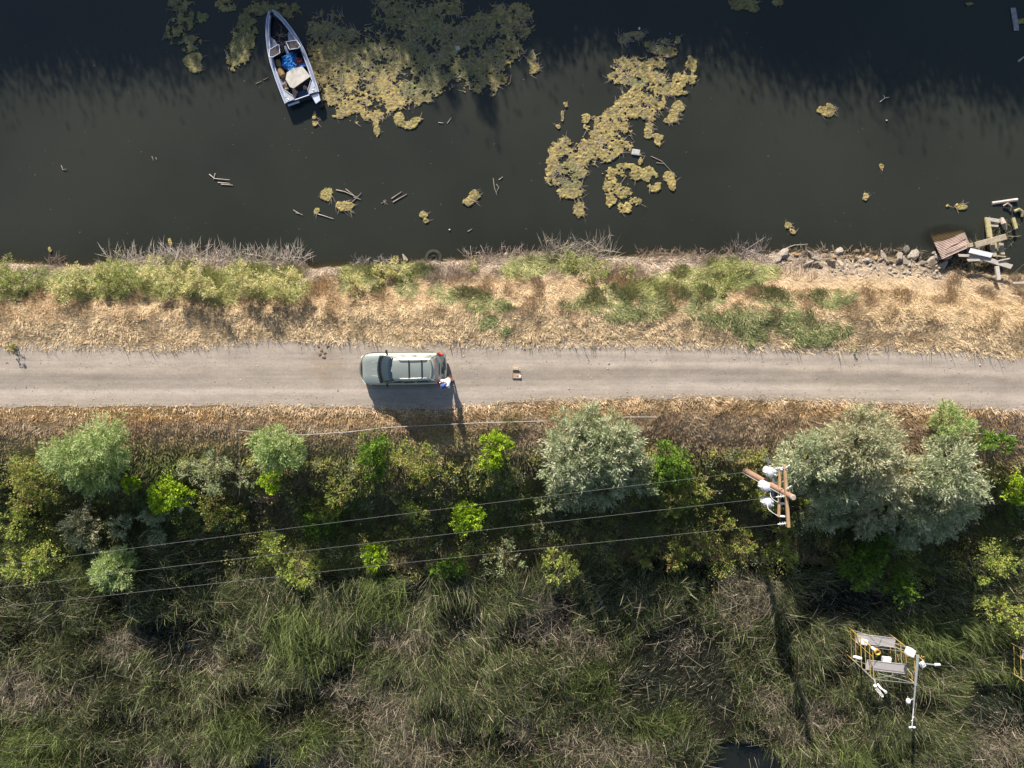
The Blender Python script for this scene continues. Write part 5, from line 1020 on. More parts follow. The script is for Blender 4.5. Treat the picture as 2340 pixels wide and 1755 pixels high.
# local frame: person faces -X (towards lower left of the photo), leaning forward
Vb = {}; order = []; ed = []; rad = []
def J(n, p, r_, par=None):
    Vb[n] = len(order); order.append(p); rad.append(r_)
    if par: ed.append((Vb[par], Vb[n]))
J('pelvis', (-.02, 0, .90), (.15, .11)); J('waist', (-.08, 0, 1.04), (.135, .10), 'pelvis'); J('chest', (-.20, 0, 1.25), (.15, .115), 'waist'); J('neckb', (-.30, 0, 1.40), .07, 'chest'); J('neck', (-.36, 0, 1.46), .055, 'neckb')
J('headlow', (-.40, 0, 1.51), .075, 'neck'); J('head', (-.43, 0, 1.58), .095, 'headlow'); J('crown', (-.44, 0, 1.67), .075, 'head')
for s_, n in ((1, 'l'), (-1, 'r')):
    J('hip'+n, (0, .10*s_, .86), .095, 'pelvis'); J('knee'+n, (.02+.03*s_, .15*s_, .47), .062, 'hip'+n); J('ank'+n, (.10+.06*s_, .19*s_, .09), .042, 'knee'+n); J('heel'+n, (.11+.06*s_, .19*s_, .045), .04, 'ank'+n); J('toe'+n, (-.07+.06*s_, .21*s_, .035), .032, 'heel'+n)
    J('sh'+n, (-.27, .19*s_, 1.34), .062, 'chest'); J('elb'+n, (-.34, .27*s_, 1.08), .044, 'sh'+n); J('wr'+n, (-.52, .15*s_, 1.02), .03, 'elb'+n); J('palm'+n, (-.57, .12*s_, 1.03), .036, 'wr'+n)
    for k in range(4):
        y0 = (.09+.022*k)*s_; l_ = (.045, .05, .047, .036)[k]
        J('f%d%s' % (k, n), (-.605, y0, 1.045-.004*k), .0095, 'palm'+n); J('g%d%s' % (k, n), (-.605-l_*.7, y0*.93, 1.035-.004*k), .0085, 'f%d%s' % (k, n)); J('h%d%s' % (k, n), (-.60-l_*.7, y0*.88, 1.010-.004*k), .0075, 'g%d%s' % (k, n))
    J('t0'+n, (-.575, .075*s_, 1.055), .011, 'palm'+n); J('t1'+n, (-.60, .055*s_, 1.068), .0095, 't0'+n)
body = skin_obj('body', order, ed, rad, M_skin, PERS)
hd = Vector((-.43, 0, 1.58))
MB().ball(hd+Vector((-.103, 0, -.02)), .018, 8, (1, .8, 1.3)).build('nose', M_skin, PERS, False, True)
for s_ in (1, -1):
    MB().ball(hd+Vector((-.088, .034*s_, .01)), .012, 8).build('eye', M_white, PERS, False, True); MB().ball(hd+Vector((.0, .095*s_, -.005)), .026, 8, (.7, .4, 1)).build('ear', M_skin, PERS, False, True)
MB().box(hd+Vector((-.094, 0, -.055)), (.012, .045, .010), None, .003).build('mouth', mat('lips', (.3, .1, .08), .6), PERS, False)
mbh = MB().ball(hd+Vector((.022, 0, .0)), .104, 14, (.95, 1, .95)); mbh.build('hair', mat('dark_hair', (.02, .015, .012), .8), PERS, False, True)
mc = MB().ball(hd+Vector((-.002, 0, .055)), .125, 16, (1.05, .98, .72)); mc.loft([[hd+Vector((-.10+.01*z_, y_, .055+z_)) for y_ in (-.085, 0, .085)]+[hd+Vector((-.20+.01*z_+.02, y_, .035+z_)) for y_ in (.06, 0, -.06)] for z_ in (0, .012)]); mc.build('cap', M_cap, PERS, False, True)
# shirt: a slightly larger garment over the torso and upper arms
sv = [(-.03, 0, .90), (-.08, 0, 1.04), (-.20, 0, 1.25), (-.29, 0, 1.37)]; se = [(0, 1), (1, 2), (2, 3)]; sr = [(.175, .14), (.175, .14), (.195, .155), (.12, .12)]
for s_ in (1, -1): n0 = len(sv); sv += [(-.27, .20*s_, 1.335), (-.33, .30*s_, 1.16)]; se += [(2, n0), (n0, n0+1)]; sr += [.105, .085]
skin_obj('shirt', sv, se, sr, M_shirt, PERS)
sv = [(-.01, 0, .90)]; se = []; sr = [(.17, .135)]
for s_ in (1, -1): n0 = len(sv); sv += [(.0, .105*s_, .80), (.015+.02*s_, .14*s_, .55)]; se += [(0, n0), (n0, n0+1)]; sr += [.115, .095]
skin_obj('shorts', sv, se, sr, M_shorts, PERS)
for s_ in (1, -1): MB().ball((.02+.06*s_, .20*s_, .045), .055, 10, (2.5, .85, .8)).build('shoe', M_shoe, PERS, False, True)
cl = Matrix.Rotation(R(48), 3, 'Z')@Vector((-.60, 0, 1.05))+PERS.location
mbc = MB().box((0, 0, 0), (.11, .17, .035), None, .012); mbc.tube([(-.03, .06, .015), (-.03, .06, .05)], .01, 6); mbc.tube([(-.03, -.06, .015), (-.03, -.06, .05)], .01, 6); mbc.box((.04, 0, .04), (.01, .14, .08), None, .003)
o = mbc.build('remote_controller', M_black); o.location = cl; o.rotation_euler = (0, .3, R(48)); tag(o, 'small black remote controller in the hands of the person', 'controller')

# ---------------------------------------------------------------- cardboard on the road
M_card = mat('cardboard', (.44, .31, .22), .9, 0, .12, 9); M_cardl = mat('light_cardboard', (.58, .44, .32), .9, 0, .1, 9)
def P3(x, y): return (1140+x/20.74, 810+y/20.74)
bx0 = V(*P3(830, 950), .02); BOX = thing('cardboard_box', 'open shallow cardboard box lying on the gravel road', 'box', (bx0.x, bx0.y, .035), R(-2)); w_, h_ = .43, .40
MB().box((0, 0, .012), (w_, h_, .02)).build('base', M_card, BOX, False)
for nm, c_, s_ in (('side', (-w_/2-.012, 0, .035), (.015, h_, .06)), ('side', (w_/2+.012, 0, .035), (.015, h_, .06)), ('side', (0, -h_/2-.012, .035), (w_, .015, .06)), ('side', (0, h_/2+.012, .035), (w_, .015, .06))): MB().box(c_, s_).build(nm, M_card, BOX, False)
MB().box((.0, h_/2+.10, .04), (w_, .16, .012), Matrix.Rotation(-.25, 3, 'X')).build('flap', M_cardl, BOX, False)
c_ = V(*P3(800, 660), .12); tag(MB().box(c_, (.36, .17, .10), rotz(-.05), .006).box(c_+Vector((0, 0, .053)), (.34, .03, .004), rotz(-.05)).build('small_box', M_cardl, loc=c_-Vector((0, 0, .05))), 'small pale cardboard box standing behind the open box', 'box')
c_ = V(*P3(1005, 1045), .10); tag(MB().box(c_, (.12, .18, .05), rotz(.05), .01).box(c_+Vector((0, 0, .027)), (.07, .12, .006), rotz(.05), .002).build('white_packet', M_white, loc=c_-Vector((0, 0, .03))), 'white packet lying in the corner of the open cardboard box', 'packet')
c_ = V(*P3(865, 965), .07); tag(MB().tube([c_, c_+Vector((0, 0, .05))], [.02, .028], 10).build('paper_cup', M_white, loc=c_), 'tiny white cup in the middle of the open cardboard box', 'cup')

# ---------------------------------------------------------------- power pole
M_pole = mat('pole_wood', (.34, .20, .14), .9, 0, .18, 5, .3); M_arm = mat('arm_wood', (.46, .29, .155), .9, 0, .15, 6, .3); M_steel = mat('grey_steel', (.28, .29, .30), .45, .6, .1)
M_tank = mat('tank_paint', (.66, .67, .68), .4, .1, .06, 5); M_porc = mat('porcelain', (.72, .72, .74), .25, 0, .05)
def P4(x, y): return (1660+x/7.54, 1020+y/7.54)
xa, ya = at(*P4(1150, 880), 6.3); xa, ya = float(xa), float(ya); gb = float(ground_z(xa, ya))
POLE = thing('power_pole', 'tall brown wooden power pole with two crossarms and three white transformers', 'power pole', (xa, ya, gb))
MB().tube([(xa, ya, gb-.3), (xa, ya, 2), (xa, ya, 6.3)], [.185, .165, .14], 14).build('pole', M_pole, POLE, smooth=True)
MB().tube([(xa, ya, 6.28), (xa, ya, 6.36)], [.15, .12], 12).build('pole_cap', M_drift, POLE)
MB().tube([(xa-.17, ya-.13, gb), (xa-.16, ya-.12, 1.8), (xa-.15, ya-.11, 5.2)], .028, 6).build('conduit', M_pipe, POLE, smooth=True)
def arm(z, n, s_, wd):
    a, b = V(*P4(*n), z), V(*P4(*s_), z); MB().box((a+b)/2, ((b-a).length, wd, wd*1.1), align(a, b), .01).build('crossarm', M_arm, POLE); return a, b
A1 = arm(5.6, (1000, 320), (1070, 1395), .15); A2 = arm(4.5, (922, 385), (900, 1215), .125)
def disc(p, d, n=2, r=.085, name='insulator', parent=POLE):
    d = Vector(d).normalized(); mb = MB(); mb.tube([p, Vector(p)+d*(.13*n+.05)], .028, 6)
    for i in range(n):
        q_ = Vector(p)+d*(.06+.13*i); mb.tube([q_-d*.018, q_, q_+d*.022], [r*.7, r, r*.35], 10)
    return mb.build(name, M_porc, parent, smooth=True)
wdir = Vector((-1, -.12, 0))
W3 = V(*P4(1030, 1325), 5.6); W2 = V(*P4(1000, 857), 5.6); W1 = V(*P4(985, 365), 5.6)
for p in (W1, W2, W3): disc(p, wdir, 3, .10)
edir = Vector((1, .75, 0))
for p in (V(*P4(1010, 380), 5.7), V(*P4(1035, 740), 5.7)): disc(p, edir, 2, .09)
for y_ in (985, 1205, 400): p = V(*P4(925, y_), 4.55); MB().tube([p, p+Vector((.32, 0, .06)), p+Vector((.38, 0, .02))], [.06, .055, .02], 8).build('fuse_cutout', M_porc, POLE, smooth=True)
a = V(*P4(712, 200), 2.75); b = V(*P4(702, 900), 2.75); MB().box((a+b)/2, ((b-a).length, .07, .12), align(a, b), .005).build('bracket', M_steel, POLE)
a = V(*P4(815, 400), 3.3); b = V(*P4(800, 900), 3.3); MB().box((a+b)/2, ((b-a).length, .12, .07), align(a, b), .005).build('bracket', M_steel, POLE)
TK = []
for (x_, y_) in ((745, 430), (665, 680), (705, 950)):
    c_ = V(*P4(x_, y_), 3.0); mb = MB()
    mb.tube([c_+Vector((0, 0, z_)) for z_ in (-.45, -.42, .34, .38, .44)], [.22, .25, .25, .22, .06], 18); t_ = mb.build('transformer', M_tank, POLE, smooth=True); TK.append(c_)
    for k in range(2):
        q_ = c_+Vector((.10, (.10 if k else -.10), .40)); mm = MB().tube([q_, q_+Vector((.03, 0, .22))], [.035, .02], 8); mm.tube([q_+Vector((.01, 0, .08)), q_+Vector((.012, 0, .10))], .055, 8); 
        o = mm.build('bushing', M_porc, None); o.parent = t_; o.location = -Vector(POLE.location)
    mb = MB()
    for q_ in range(5): 
        a_ = 3.3+.35*q_; mb.box(c_+Vector((math.cos(a_)*.27, math.sin(a_)*.27, -.05)), (.08, .012, .55), rotz(a_))
    o = mb.build('cooling_fins', M_tank, None); o.parent = t_; o.location = -Vector(POLE.location)
def cable(name, pts, r, m, parent=POLE):
    # smooth curve through pts
    P_ = [Vector(p) for p in pts]; out = []
    for i in range(len(P_)-1):
        p0, p1, p2, p3 = P_[max(i-1, 0)], P_[i], P_[i+1], P_[min(i+2, len(P_)-1)]
        for k in range(6):
            t = k/6; out.append(.5*((2*p1)+(p2-p0)*t+(2*p0-5*p1+4*p2-p3)*t*t+(3*p1-p0-3*p2+p3)*t**3))
    out.append(P_[-1]); return MB().tube(out, r, 5).build(name, m, parent, smooth=True)
cable('jumper_wire', [V(*P4(765, 700), 3.4), V(*P4(760, 840), 3.5), V(*P4(800, 910), 3.9), V(*P4(890, 965), 4.6)], .016, M_porc)
cable('jumper_wire', [V(*P4(720, 960), 3.4), V(*P4(715, 1060), 3.5), V(*P4(780, 1130), 3.9), V(*P4(885, 1195), 4.6)], .016, M_porc)
cable('jumper_wire', [V(*P4(790, 400), 3.45), V(*P4(850, 370), 4.0), V(*P4(920, 360), 4.7), V(*P4(990, 380), 5.7)], .016, M_porc)
p = V(*P4(720, 260), 3.1); MB().tube([p-Vector((0, 0, .3)), p, p+Vector((.02, .05, .25))], [.05, .05, .03], 8).build('lightning_arrester', M_steel, POLE, smooth=True)
# wires
M_wire = mat('aluminium_wire', (.20, .20, .19), .7, 0, .05)
def wire(label, p0, p1, sag, r, nm='power_line', grp='power lines from the pole'):
    p0, p1 = Vector(p0), Vector(p1); pts = [p0.lerp(p1, i/40)-Vector((0, 0, sag*4*(i/40)*(1-i/40))) for i in range(41)]
    return tag(MB().tube(pts, r, 5).build(nm, M_wire, loc=p0, smooth=True), label, 'power line', grp)
def west(p, q):  # second pixel on the wire fixes its bearing
    a = Vector(p); b = V(q[0], q[1], 5.0); d = (b-a); d.z = 0; d.normalize(); return a+d*82+Vector((0, 0, .1))
o1 = Vector((-.45, -.055, 0))
wire('uppermost of the three long power lines running left from the pole', W1+o1, west(W1, (780, 1194)), 1.0, .0058)
wire('middle one of the three long power lines running left from the pole', W2+o1, west(W2, (780, 1251)), 1.0, .0058)
wire('lowest of the three long power lines running left from the pole', W3+o1, west(W3, (780, 1304)), 1.0, .0058)
def east(p, q): a = Vector(p); b = V(q[0], q[1], 5.6); d = b-a; d.z = 0; d.normalize(); return a+d*70
p = V(*P4(1035, 740), 5.7)+Vector((.3, .22, 0)); wire('brighter power line crossing the road up towards the right edge', p, east(p, (2198, 829)), .6, .006)
p = V(*P4(1010, 380), 5.7)+Vector((.3, .22, 0)); wire('fainter power line crossing the road left of the brighter one', p, east(p, (2152, 769)), .6, .0045)
p = V(*P4(1020, 560), 5.7); wire('thin middle power line crossing the road between the other two', p, east(p, (2120, 860)), .6, .0035)

# ---------------------------------------------------------------- instrument scaffolds in the marsh
M_yel = mat('yellow_steel', (.60, .40, .10), .5, .1, .12, 5); M_deck = mat('grey_deck', (.40, .37, .36), .85, 0, .12, 14, .2); M_galv = mat('galvanised', (.52, .52, .51), .4, .5, .08)
def scaffold(label, nw, ne, sw, se, extra, group=None):
    c = (nw+ne+sw+se)/4; T = thing('scaffold', label, 'scaffold', (c.x, c.y, MARSH)); zb = MARSH-.1
    def post(p, z1): MB().tube([(p.x, p.y, zb), (p.x, p.y, z1)], .026, 7).build('post', M_yel, T, smooth=True)
    for p, z1 in ((nw, 0.05), (ne, .95), (sw, .05), (se, .05)): post(p, z1)
    for a, b in ((nw, sw), (ne, se)):
        for z_ in (-2.9, -2.3, -1.6, -1.05, -.5, -.1):
            MB().tube([(a.x, a.y, z_), (b.x, b.y, z_)], .02 if z_ not in (-1.6, -.1, -2.9) else .026, 6).build('rung', M_yel, T, smooth=True)
        for z0, z1 in ((-2.9, -1.6), (-1.6, -.1)):
            m1 = a.lerp(b, .28); m2 = a.lerp(b, .72)
            for m_ in (m1,): MB().tube([(m_.x, m_.y, z0), (m_.x, m_.y, z1)], .016, 5).build('strut', M_yel, T, smooth=True)
    for a, b in ((nw, ne), (sw, se)):
        for z0, z1 in ((-2.8, -.9), (-.9, -2.8), (-1.5, -.2), (-.2, -1.5), (-.15, -.15)):
            MB().tube([(a.x, a.y, z0), (b.x, b.y, z1)], .014, 5).build('brace', M_galv, T, smooth=True)
    for f0, f1, z_ in ((0.0, .29, -2.2), (.60, .89, -1.05)):
        q0, q1, q2, q3 = nw.lerp(sw, f0), ne.lerp(se, f0), ne.lerp(se, f1), nw.lerp(sw, f1); m_ = (q0+q1+q2+q3)/4
        M = align(q0.to_3d(), q1.to_3d()); mb = MB().box((m_.x, m_.y, z_), ((q1-q0).length-.06, (q3-q0).length, .05), M, .01)
        for k in (-1, 1): o_ = M@Vector((0, k*(q3-q0).length/2, .03)); mb.box((m_.x+o_.x, m_.y+o_.y, z_+.02), ((q1-q0).length-.05, .03, .06), M)
        mb.build('deck', M_deck, T)
    return T
def P2(px, py, z): x_, y_ = at(px, py, z); return Vector((float(x_), float(y_), z))
nw, ne, sw, se = P2(1996, 1482, 0), P2(2091, 1494, 0), P2(1999, 1555, 0), P2(2095, 1565, 0)
for p in (nw, ne, sw, se): p.z = 0
SC = scaffold('yellow framed scaffold with two grey decks standing in the reeds', nw, ne, sw, se, True)
def P5(x, y): return (1920+x/5.722, 1410+y/5.722)
def inst(name, label, cat, mb, m, loc): return tag(mb.build(name, m, loc=loc, smooth=False), label, cat, 'instruments on the scaffold')
M_inst = mat('instrument_white', (.80, .80, .80), .4, 0, .04)
c_ = V(*P5(915, 455), -.1); inst('instrument_box', 'white instrument cabinet at the upper right corner of the scaffold', 'instrument box', MB().box(c_, (.38, .42, .5), rotz(-.35), .03).box(c_+Vector((-.02, -.22, .05)), (.3, .02, .4), rotz(-.35), .01), M_inst, c_)
c_ = V(*P5(605, 555), -1.2); inst('instrument_box', 'white lidded box on the scaffold between the two decks', 'instrument box', MB().box(c_, (.5, .3, .3), rotz(-.1), .03).box(c_+Vector((-.03, .17, .10)), (.46, .12, .05), rotz(-.1), .01).box(c_+Vector((0, 0, .16)), (.4, .02, .02), rotz(-.1)), M_inst, c_)
c_ = V(*P5(305, 325), -2.0); inst('instrument_box', 'pale grey box standing on the far deck of the scaffold', 'instrument box', MB().box(c_, (.46, .34, .25), rotz(-.2), .03).box(c_+Vector((.05, -.05, .14)), (.25, .18, .03), rotz(-.2)), M_inst, c_)
c_ = V(*P5(225, 530), -1.1); inst('sensor', 'white cylindrical sensor on the left side of the scaffold', 'sensor', MB().tube([c_+Vector((-.24, .06, 0)), c_, c_+Vector((.24, -.06, 0))], [.08, .11, .09], 10).box(c_+Vector((.1, 0, .1)), (.16, .1, .06)), M_inst, c_)
c_ = nw+Vector((0, 0, .02)); mbq = MB()
q_ = V(*P5(445, 425), 0.0); inst('sensor', 'white capped sensor on the scaffold post beside the amber ring', 'sensor', MB().tube([q_+Vector((-.05, .05, -.2)), q_], [.09, .09], 12).tube([q_, q_+Vector((.02, -.02, .05))], [.10, .04], 12), M_inst, q_)
q_ = V(*P5(483, 455), .1); r0 = []
for i in range(21): a_ = 2*math.pi*i/20; r0.append([q_+Vector((math.cos(a_)*r_, math.sin(a_)*r_, z_)) for r_, z_ in ((.10, -.18), (.16, -.18), (.17, .1), (.145, .1))])
inst('rain_gauge', 'amber ring shaped rain gauge on the upper left scaffold post', 'rain gauge', MB().loft(r0, False).tube([q_+Vector((0, 0, -.16)), q_+Vector((0, 0, -.12))], .12, 12), M_yel, q_)
# boom to the south and arm to the east
B0, B1 = V(*P5(1015, 500), .35), V(*P5(938, 1440), .35)
T = thing('instrument_boom', 'long tapering grey boom reaching from the scaffold over the reeds, white sensors at its end', 'boom', B0)
m1 = B0.lerp(B1, .42); m2 = B0.lerp(B1, .72)
MB().tube([B0, m1], [.085, .075], 10).build('boom_tube', M_galv, T, smooth=True); MB().tube([m1, m2], [.052, .045], 8).build('boom_tube', M_galv, T, smooth=True); MB().tube([m2, B1], [.026, .022], 8).build('boom_tube', M_inst, T, smooth=True)
for dx in (-.12, .12): MB().ball(B1+Vector((dx, 0, .03)), .085, 12, (1.1, .8, .6)).build('sensor_head', M_inst, T, smooth=True)
MB().tube([B1+Vector((-.12, 0, 0)), B1+Vector((.12, 0, 0))], .015, 6).build('cross_tube', M_inst, T, smooth=True)
q_ = V(*P5(890, 1100), .35); MB().ball(q_, .16, 14, (.85, 1.15, .9)).build('dome', M_inst, T, smooth=True); MB().tube([q_+Vector((-.03, .1, .05)), q_+Vector((-.1, .35, .08))], [.03, .01], 6).build('antenna', M_inst, T); qe = B0.lerp(B1, .60); MB().tube([q_, qe], .03, 8).build('side_arm', M_galv, T, smooth=True)
for f_, d_ in ((.86, .07), (.91, -.09)): q_ = B0.lerp(B1, f_); MB().tube([q_, q_+Vector((d_, .03, .04))], [.02, .03], 6).build('sensor_head', M_inst, T, smooth=True)
E0, E1 = V(*P5(1030, 600), .3), V(*P5(1290, 632), .3)
T = thing('sensor_mount', 'short white instrument arm pointing right from the scaffold corner', 'arm', E0)
MB().tube([E0, E1], [.045, .04], 8).build('arm_tube', M_galv, T, smooth=True); q_ = V(*P5(1075, 620), .35); MB().box(q_, (.3, .34, .22), rotz(.5), .05).build('housing', M_inst, T)
q_ = V(*P5(1270, 622), .35); MB().tube([q_-Vector((.15, 0, 0)), q_+Vector((.15, 0, 0))], [.09, .08], 10).build('sensor_head', M_inst, T, smooth=True)
cable('cable', [V(*P5(1100, 590), .5), V(*P5(1105, 520), .8), V(*P5(1070, 525), .8), V(*P5(1060, 500), .5)], .014, M_yel, T)
# twin sensor over the south west post
S0, S1 = V(*P5(450, 820), .1), V(*P5(590, 985), 1.3); T = thing('flux_sensor', 'pair of white tube sensors standing on the lower left scaffold post', 'sensor', S0)
MB().tube([S0, V(*P5(460, 870), .4)], .04, 8).build('mount', M_galv, T, smooth=True)
MB().tube([V(*P5(490, 880), .45), V(*P5(535, 935), .8), V(*P5(560, 950), .95), V(*P5(600, 985), 1.2)], [.07, .06, .045, .09], 10).build('tube_sensor', M_inst, T, smooth=True)
MB().ball(V(*P5(455, 900), .45), .10, 12, (1, 1, 1.2)).build('sensor_head', M_inst, T, smooth=True)
for k in range(3): d_ = Vector((.05*(k-1), .04*(k-1), 0)); MB().tube([V(*P5(470, 930), .5)+d_, V(*P5(555, 1035), 1.1)+d_], .012, 5).build('rod', M_inst, T, smooth=True)
MB().ball(V(*P5(556, 1040), 1.15), .05, 8).build('tip', M_inst, T, smooth=True)
MB().tube([V(*P5(180, 570), -2.5), V(*P5(450, 830), .2)], .03, 6).build('riser', M_galv, T, smooth=True)
# second scaffold, cut by the frame
d_ = P2(2394, 1520, 0)-nw; d_.z = 0
scaffold('second yellow scaffold, mostly hidden beyond the right edge of the frame', nw+d_, ne+d_, sw+d_, se+d_, False)
wire('thin cable strung from the instrument arm to the second scaffold', E1, P2(2385, 1547, .2), .1, .005, 'cable', 'cables of the scaffolds')['category'] = 'cable'

# ---------------------------------------------------------------- the boat
M_hull = mat('navy_hull', (.045, .06, .10), .45, 0, .2, 3); M_gun = mat('lavender_trim', (.62, .67, .82), .45, 0, .08, 5); M_gw = mat('gunwale_paint', (.26, .30, .42), .5, 0, .15, 5); M_int = mat('grey_interior', (.42, .43, .50), .8, 0, .18, 5); M_floor = mat('dark_floor', (.05, .042, .048), .95, 0, .35, 5, .3); M_deckb = mat('boat_deck', (.42, .44, .48), .7, 0, .12, 8)
cz = WATER+.55; s0 = V(560+720/5.53, 1235/5.53, cz); BO = thing('motorboat', 'old open bow motorboat with a dark blue hull moored among the algae', 'boat', (s0.x, s0.y, WATER), R(18.8))
M_pane = mat('clear_dark_pane', (.03, .035, .045), .3, 0, .05, 3, spec=.25)
# local: +y bow, +x starboard, z above water
HW = [(0, 1.06), (.5, 1.09), (1.5, 1.11), (2.5, 1.08), (3.2, .98), (3.9, .80), (4.5, .58), (4.9, .38), (5.15, .20), (5.26, .06)]
def hw(u): return interp(HW, u)[0]
def gz_b(u): return .55+.22*(u/5.2)**2
US = list(np.linspace(0, 4.5, 19))+[4.75, 4.95, 5.1, 5.2, 5.26]
rings = []
for u in US:
    h = hw(u); g_ = gz_b(u); rings.append([Vector((-h, u, g_)), Vector((-h*1.01, u, g_-.12)), Vector((-h*.88, u*.985, .05)), Vector((-h*.6, u*.96, -.25)), Vector((0, u*.95, -.4)), Vector((h*.6, u*.96, -.25)), Vector((h*.88, u*.985, .05)), Vector((h*1.01, u, g_-.12)), Vector((h, u, g_))])
mb = MB().loft(rings, cap=False, closed=False); n = len(mb.v); mb.f.append(tuple(range(9))); mb.build('hull', M_hull, BO, False, True)
def ribbon_deck(name, m, inner, outer, z0, u0, u1, side=None, parent=BO):
    for s_ in ((-1, 1) if side is None else (side,)):
        rs = [];
        for u in np.linspace(u0, u1, 30):
            a_, b_ = outer(u), inner(u); g_ = gz_b(u)+z0; rs.append([Vector((s_*a_, u, g_)), Vector((s_*b_, u, g_)), Vector((s_*b_, u, g_-.04)), Vector((s_*a_, u, g_-.04))])
        MB().loft(rs).build(name, m, parent, False)
ribbon_deck('gunwale', M_gw, lambda u: max(hw(u)-.14, .02), lambda u: hw(u), .012, 0.02, 5.2)
ribbon_deck('rub_rail', M_gun, lambda u: hw(u)-.005, lambda u: hw(u)+.028, .03, 0, 5.24)
ribbon_deck('coaming', M_gun, lambda u: max(hw(u)-.185, .01), lambda u: max(hw(u)-.15, .03), .045, .35, 5.0)
MB().box((0, 1.55, .0), (1.75, 2.9, .04)).build('floor', M_floor, BO, False)
rings = [[Vector((-max(hw(u)-.2, .02), u, .20)), Vector((max(hw(u)-.2, .02), u, .20)), Vector((max(hw(u)-.2, .02), u, .16)), Vector((-max(hw(u)-.2, .02), u, .16))] for u in np.linspace(3.0, 5.0, 12)]
MB().loft(rings).build('bow_floor', M_floor, BO, False)
ribbon_deck('side_liner', M_int, lambda u: max(hw(u)-.22, .01), lambda u: max(hw(u)-.19, .02), -.03, .35, 5.0)
for s_ in (-1, 1):
    # bow seat, console, side deck and rear corner deck
    MB().loft([[Vector((s_*.80, 3.15, .50)), Vector((s_*.30, 3.2, .48)), Vector((s_*.42, 3.75, .46)), Vector((s_*.62, 4.0, .50))], [Vector((s_*.80, 3.15, .2)), Vector((s_*.30, 3.2, .2)), Vector((s_*.42, 3.75, .2)), Vector((s_*.62, 4.0, .2))]]).build('bow_seat', M_int, BO, False)
    MB().box((s_*.60, 2.98, .48), (.55, .34, .34), None, .04).build('console', M_floor, BO, False)
    f_ = [(s_*.22, 3.28, .72), (s_*.86, 3.15, .74), (s_*.98, 2.72, .86), (s_*.78, 2.62, .90), (s_*.30, 2.72, .88)]
    mbf = MB().tube([f_[0], f_[1], f_[2], (s_*.98, 2.4, .78)], .03, 8); mbf.tube([f_[2], f_[3], f_[4], f_[0]], .022, 8); mbf.build('windshield_frame', M_gun, BO, False)
    MB().add([Vector(p) for p in f_], [(0, 1, 2, 3, 4)]).build('windshield_pane', M_floor, BO, False).modifiers.new('t', 'SOLIDIFY').thickness = .01
    MB().loft([[Vector((s_*1.0, .05, .565)), Vector((s_*.45, .05, .565)), Vector((s_*.50, .30, .565)), Vector((s_*.82, .72, .565)), Vector((s_*.95, .72, .565))], [Vector((s_*1.0, .05, .50)), Vector((s_*.45, .05, .50)), Vector((s_*.50, .30, .50)), Vector((s_*.82, .72, .50)), Vector((s_*.95, .72, .50))]]).build('corner_deck', M_deckb, BO, False)
    MB().tube([(s_*.97, .06, .60), (s_*.45, .06, .60), (s_*.50, .32, .60), (s_*.84, .76, .60)], .014, 6).build('deck_trim', M_gun, BO, False)
    MB().ball((s_*.80, .2, .60), .035, 8).build('cleat', M_chrome, BO, False)
MB().box((0, .06, .40), (.95, .06, .12), None, .01).build('transom', M_gun, BO, False)
MB().box((-.62, -.10, .42), (.72, .13, .05), None, .02).build('swim_step', M_gun, BO, False)
MB().loft([[Vector((.55, -.02, .50)), Vector((1.02, -.02, .50)), Vector((.98, -.46, .48)), Vector((.66, -.56, .48))], [Vector((.55, -.02, .44)), Vector((1.02, -.02, .44)), Vector((.98, -.46, .42)), Vector((.66, -.56, .42))]]).build('swim_step', M_gun, BO, False)
mb = MB().box((.86, -.62, .10), (.3, .3, .45), None, .08); mb.tube([(.86, -.62, .0), (.86, -.66, -.35)], .08, 8); mb.build('outboard_leg', M_black, BO, False)
MB().tube([(.35, 2.7, .70), (.42, 2.60, .74)], .02, 6).build('steering_column', M_black, BO, False)
rr = [[Vector((.62+math.cos(2*math.pi*i/20)*(.15+.014*math.cos(k*1.57)), 2.60, .66+math.sin(2*math.pi*i/20)*(.15+.014*math.cos(k*1.57))))+Vector((0, .014*math.sin(k*1.57), 0)) for k in range(4)] for i in range(21)]
MB().loft(rr, False).build('steering_wheel', M_black, BO, False)
MB().loft([[Vector((-.06, 2.5, .24)), Vector((.10, 2.5, .24)), Vector((.10, 3.3, .24)), Vector((-.06, 3.3, .24))], [Vector((-.06, 2.5, .27)), Vector((.10, 2.5, .27)), Vector((.10, 3.3, .27)), Vector((-.06, 3.3, .27))]]).build('walkway', M_gun, BO, False)
